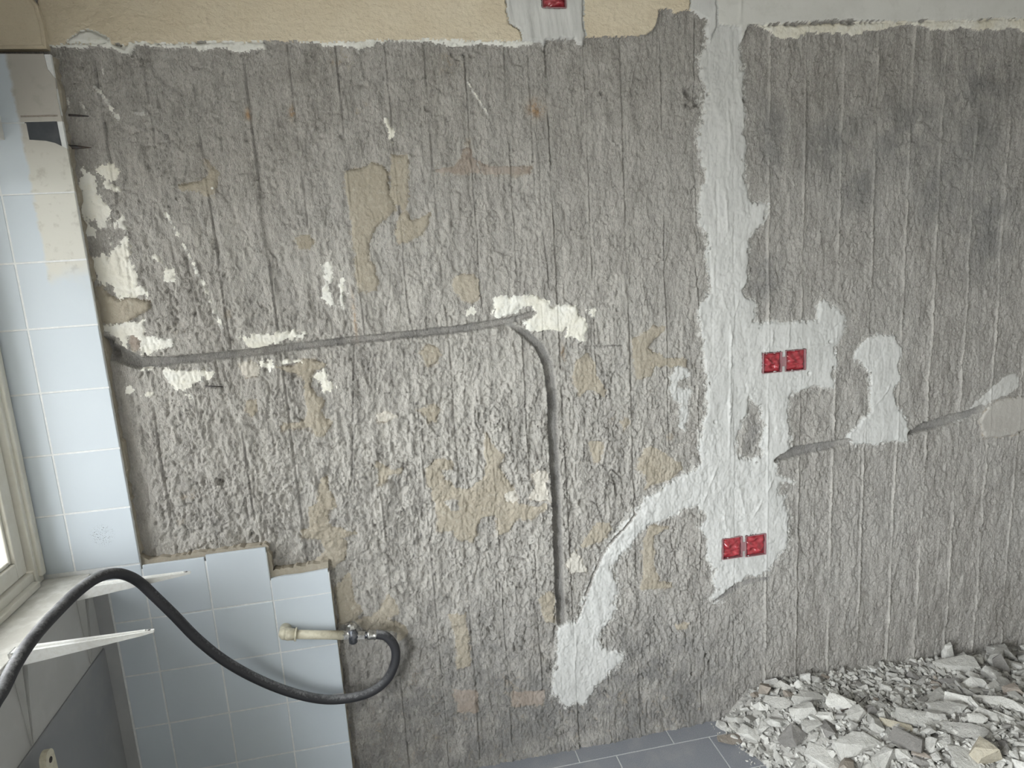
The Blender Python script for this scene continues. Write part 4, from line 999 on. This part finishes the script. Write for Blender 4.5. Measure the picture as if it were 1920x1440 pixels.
# pieces one can pick out: px, py, length, width, thickness (m), in-plane angle, tilt, material, label
SPEC = [
 (1776,1230,.062,.036,.016,0,'up','rubble','upright pointed shard leaning on the concrete wall'),
 (1793,1256,.115,.070,.030,-8,12,'rubble','large flat pale slab below the upright shard'),
 (1516,1316,.085,.034,.026,-6,10,'rubble','long smooth oval stone lying near the wall'),
 (1446,1283,.050,.042,.034,-30,20,'rubble_white','pale ribbed lump at the back of the heap against the wall'),
 (1470,1293,.055,.032,.026,-35,25,'rubble','narrow grey lump beside the pale ribbed lump'),
 (1486,1383,.062,.058,.045,35,35,'rubble_dark','dark faced wedge of concrete near the heap foot'),
 (1368,1388,.062,.044,.014,-25,8,'rubble_brown','brown flat fragment at the heap edge on the floor tiles'),
 (1668,1330,.032,.030,.016,80,30,'rubble_white','small square white chip in the middle of the heap'),
 (1647,1373,.052,.040,.016,20,20,'rubble_white','ragged white flake below the square white chip'),
 (1783,1336,.095,.055,.026,-10,14,'rubble','thick six-sided grey slab right of the white chips'),
 (1753,1313,.085,.046,.020,12,14,'rubble','flat grey slab just above the six-sided slab'),
 (1800,1372,.105,.050,.024,-55,22,'rubble','long grey slab slanting down below the six-sided slab'),
 (1806,1422,.085,.070,.022,50,16,'rubble','broad grey slab at the bottom edge beside the tan lump'),
 (1846,1420,.066,.060,.050,0,0,'rubble_tan','rounded tan lump at the bottom right'),
 (1876,1325,.110,.040,.020,-52,24,'rubble','long narrow slab slanting at the right edge'),
 (1682,1366,.075,.026,.020,-38,18,'rubble_tan','tan stick-shaped fragment right of the white flake'),
 (1606,1401,.105,.055,.028,-8,16,'rubble','broad angular slab at the bottom middle of the heap'),
 (1458,1322,.070,.042,.030,-65,30,'rubble','tall pale wedge left of the oval stone'),
 (1406,1384,.058,.048,.030,-50,22,'rubble','pale block behind the brown flat fragment'),
 (1700,1400,.070,.050,.040,-60,20,'rubble_dark','dark rough lump between the bottom slabs'),
 (1545,1425,.085,.055,.035,-70,20,'rubble','jagged pale chunk at the bottom edge left of the broad slab'),
 (1580,1366,.032,.026,.014,10,15,'rubble_white','white chip left of the ragged white flake'),
 (1640,1362,.060,.036,.03,70,30,'rubble','grey wedge touching the ragged white flake'),
]
occupied = []
for px, py, l_, w_, t_, ang, tilt, mt, lab in SPEC:
    p = on_heap(px, py)
    o = link('rubble_chunk', in_mat(SH[(int(px)*7) % 18], mt)); tag(o, lab, 'rubble chunk', 'concrete rubble in the heap')
    if tilt == 'up':
        p = onY(px, py+14, .004); o.rotation_euler = Euler((math.radians(14), math.radians(-88), 0)); o.data = in_mat(SH[2], mt)
        o.location = (p[0], -.004, p[2]+.034); o.rotation_euler = Euler((math.radians(8), math.radians(86), math.radians(10))); o.scale = (.082, .036, .082)
        continue
    o.scale = (l_*1.15, w_*1.35, t_*2.2)
    o.rotation_euler = Euler((math.radians(tilt)*.8, math.radians(rr.uniform(-8, 8)), math.radians(ang)))
    o.location = (p[0], min(p[1], .0), p[2]+t_*.30); occupied.append((p[0], p[1], max(l_, w_)*.42))
def shard_label(mt, u_, w_, y, s):
    what = {'rubble': 'grey concrete shard', 'rubble_white': 'whitish plaster shard', 'rubble_brown': 'brown mortar shard', 'rubble_dark': 'dark grey concrete shard'}[mt]
    size = 'small' if s < .034 else 'larger'
    if y > -.07: where = 'against the wall'
    elif w_ > 1400: where = 'along the front of the frame'
    else: where = 'in the middle rows'
    third = 'left' if u_ < 1530 else ('middle' if u_ < 1740 else 'right')
    return f'{size} {what} {where}, {third} third of heap'
cnt = 0; tries = 0
while cnt < 285 and tries < 20000:
    tries += 1
    x = rr.uniform(.89, 2.15); y = rr.uniform(-.52, .010)
    d = float(heap_edge(x, y))
    if d < .012: continue
    # only what the photograph can show
    v = RC @ (np.array([x, y, float(heap_h(x, y))])-CAM); u_ = v[0]/v[2]*F_PX+960; w_ = v[1]/v[2]*F_PX+720
    if u_ > 1990 or w_ > 1500: continue
    fine = (1520 < u_ < 1760 and w_ < 1330)
    s = rr.uniform(.018, .034) if fine else rr.choice([rr.uniform(.026, .045), rr.uniform(.04, .068)])
    if any((x-a)**2+(y-b)**2 < (c+s*.36)**2 for a, b, c in occupied): continue
    occupied.append((x, y, s*.30))
    mt = rr.choices(['rubble', 'rubble_white', 'rubble_brown', 'rubble_dark'], [.86, .05, .04, .05])[0]
    o = link('rubble_chunk', in_mat(rr.choice(SH), mt)); tag(o, shard_label(mt, u_, w_, y, s), 'rubble chunk', 'concrete rubble in the heap')
    th = s*rr.uniform(.35, .75)
    o.scale = (s*rr.uniform(1.0, 1.5), s*rr.uniform(.8, 1.2), th*2)
    o.rotation_euler = Euler((rr.gauss(.15, .38), rr.gauss(0, .35), rr.gauss(-.5, 1.0)))
    o.location = (x, min(y, -s*.30), float(heap_h(x, min(y, -s*.3)))+th*.28); cnt += 1
# chips too many to count
vs_, fs_ = [], []
base = []
for me_ in SH[:8]:
    base.append((np.array([v.co[:] for v in me_.vertices]), [tuple(p.vertices) for p in me_.polygons]))
for _ in range(9000):
    x = rr.uniform(.87, 2.3); y = rr.uniform(-.62, .018)
    d = float(heap_edge(x, y))
    if d < rr.uniform(-.02, .02) : continue
    s = rr.choice([rr.uniform(.004, .010), rr.uniform(.008, .020)])
    if d < .02: s *= .5
    B_, F_ = rr.choice(base)
    Rm = np.array(Euler((rr.gauss(.1, .5), rr.gauss(0, .5), rr.uniform(0, 6.28))).to_matrix())
    co = (B_*[s*1.4, s*1.1, s*1.6])@Rm.T+[x, min(y, .012), max(float(heap_h(x, y)), 0)+s*.18]
    o0 = len(vs_); vs_.extend(co.tolist()); fs_.extend([tuple(o0+i for i in f) for f in F_])
me = bpy.data.meshes.new('rubble_chips'); me.from_pydata(vs_, [], fs_)
ch = link('rubble_chips', me, M['rubble']); tag(ch, 'small concrete chips strewn between the rubble chunks', 'rubble', kind='stuff')
# bent wire
wp = [on_heap(*p) for p in ((1577,1342), (1592,1337), (1608,1328), (1622,1316))]
bm = bmesh.new(); tube(bm, catmull([(p[0], p[1], p[2]+.016) for p in wp], 5), .0016, 8); tag(bm_obj('bent_wire', bm, M['iron'], None, True), 'short dark bent wire sticking out of the rubble', 'wire')
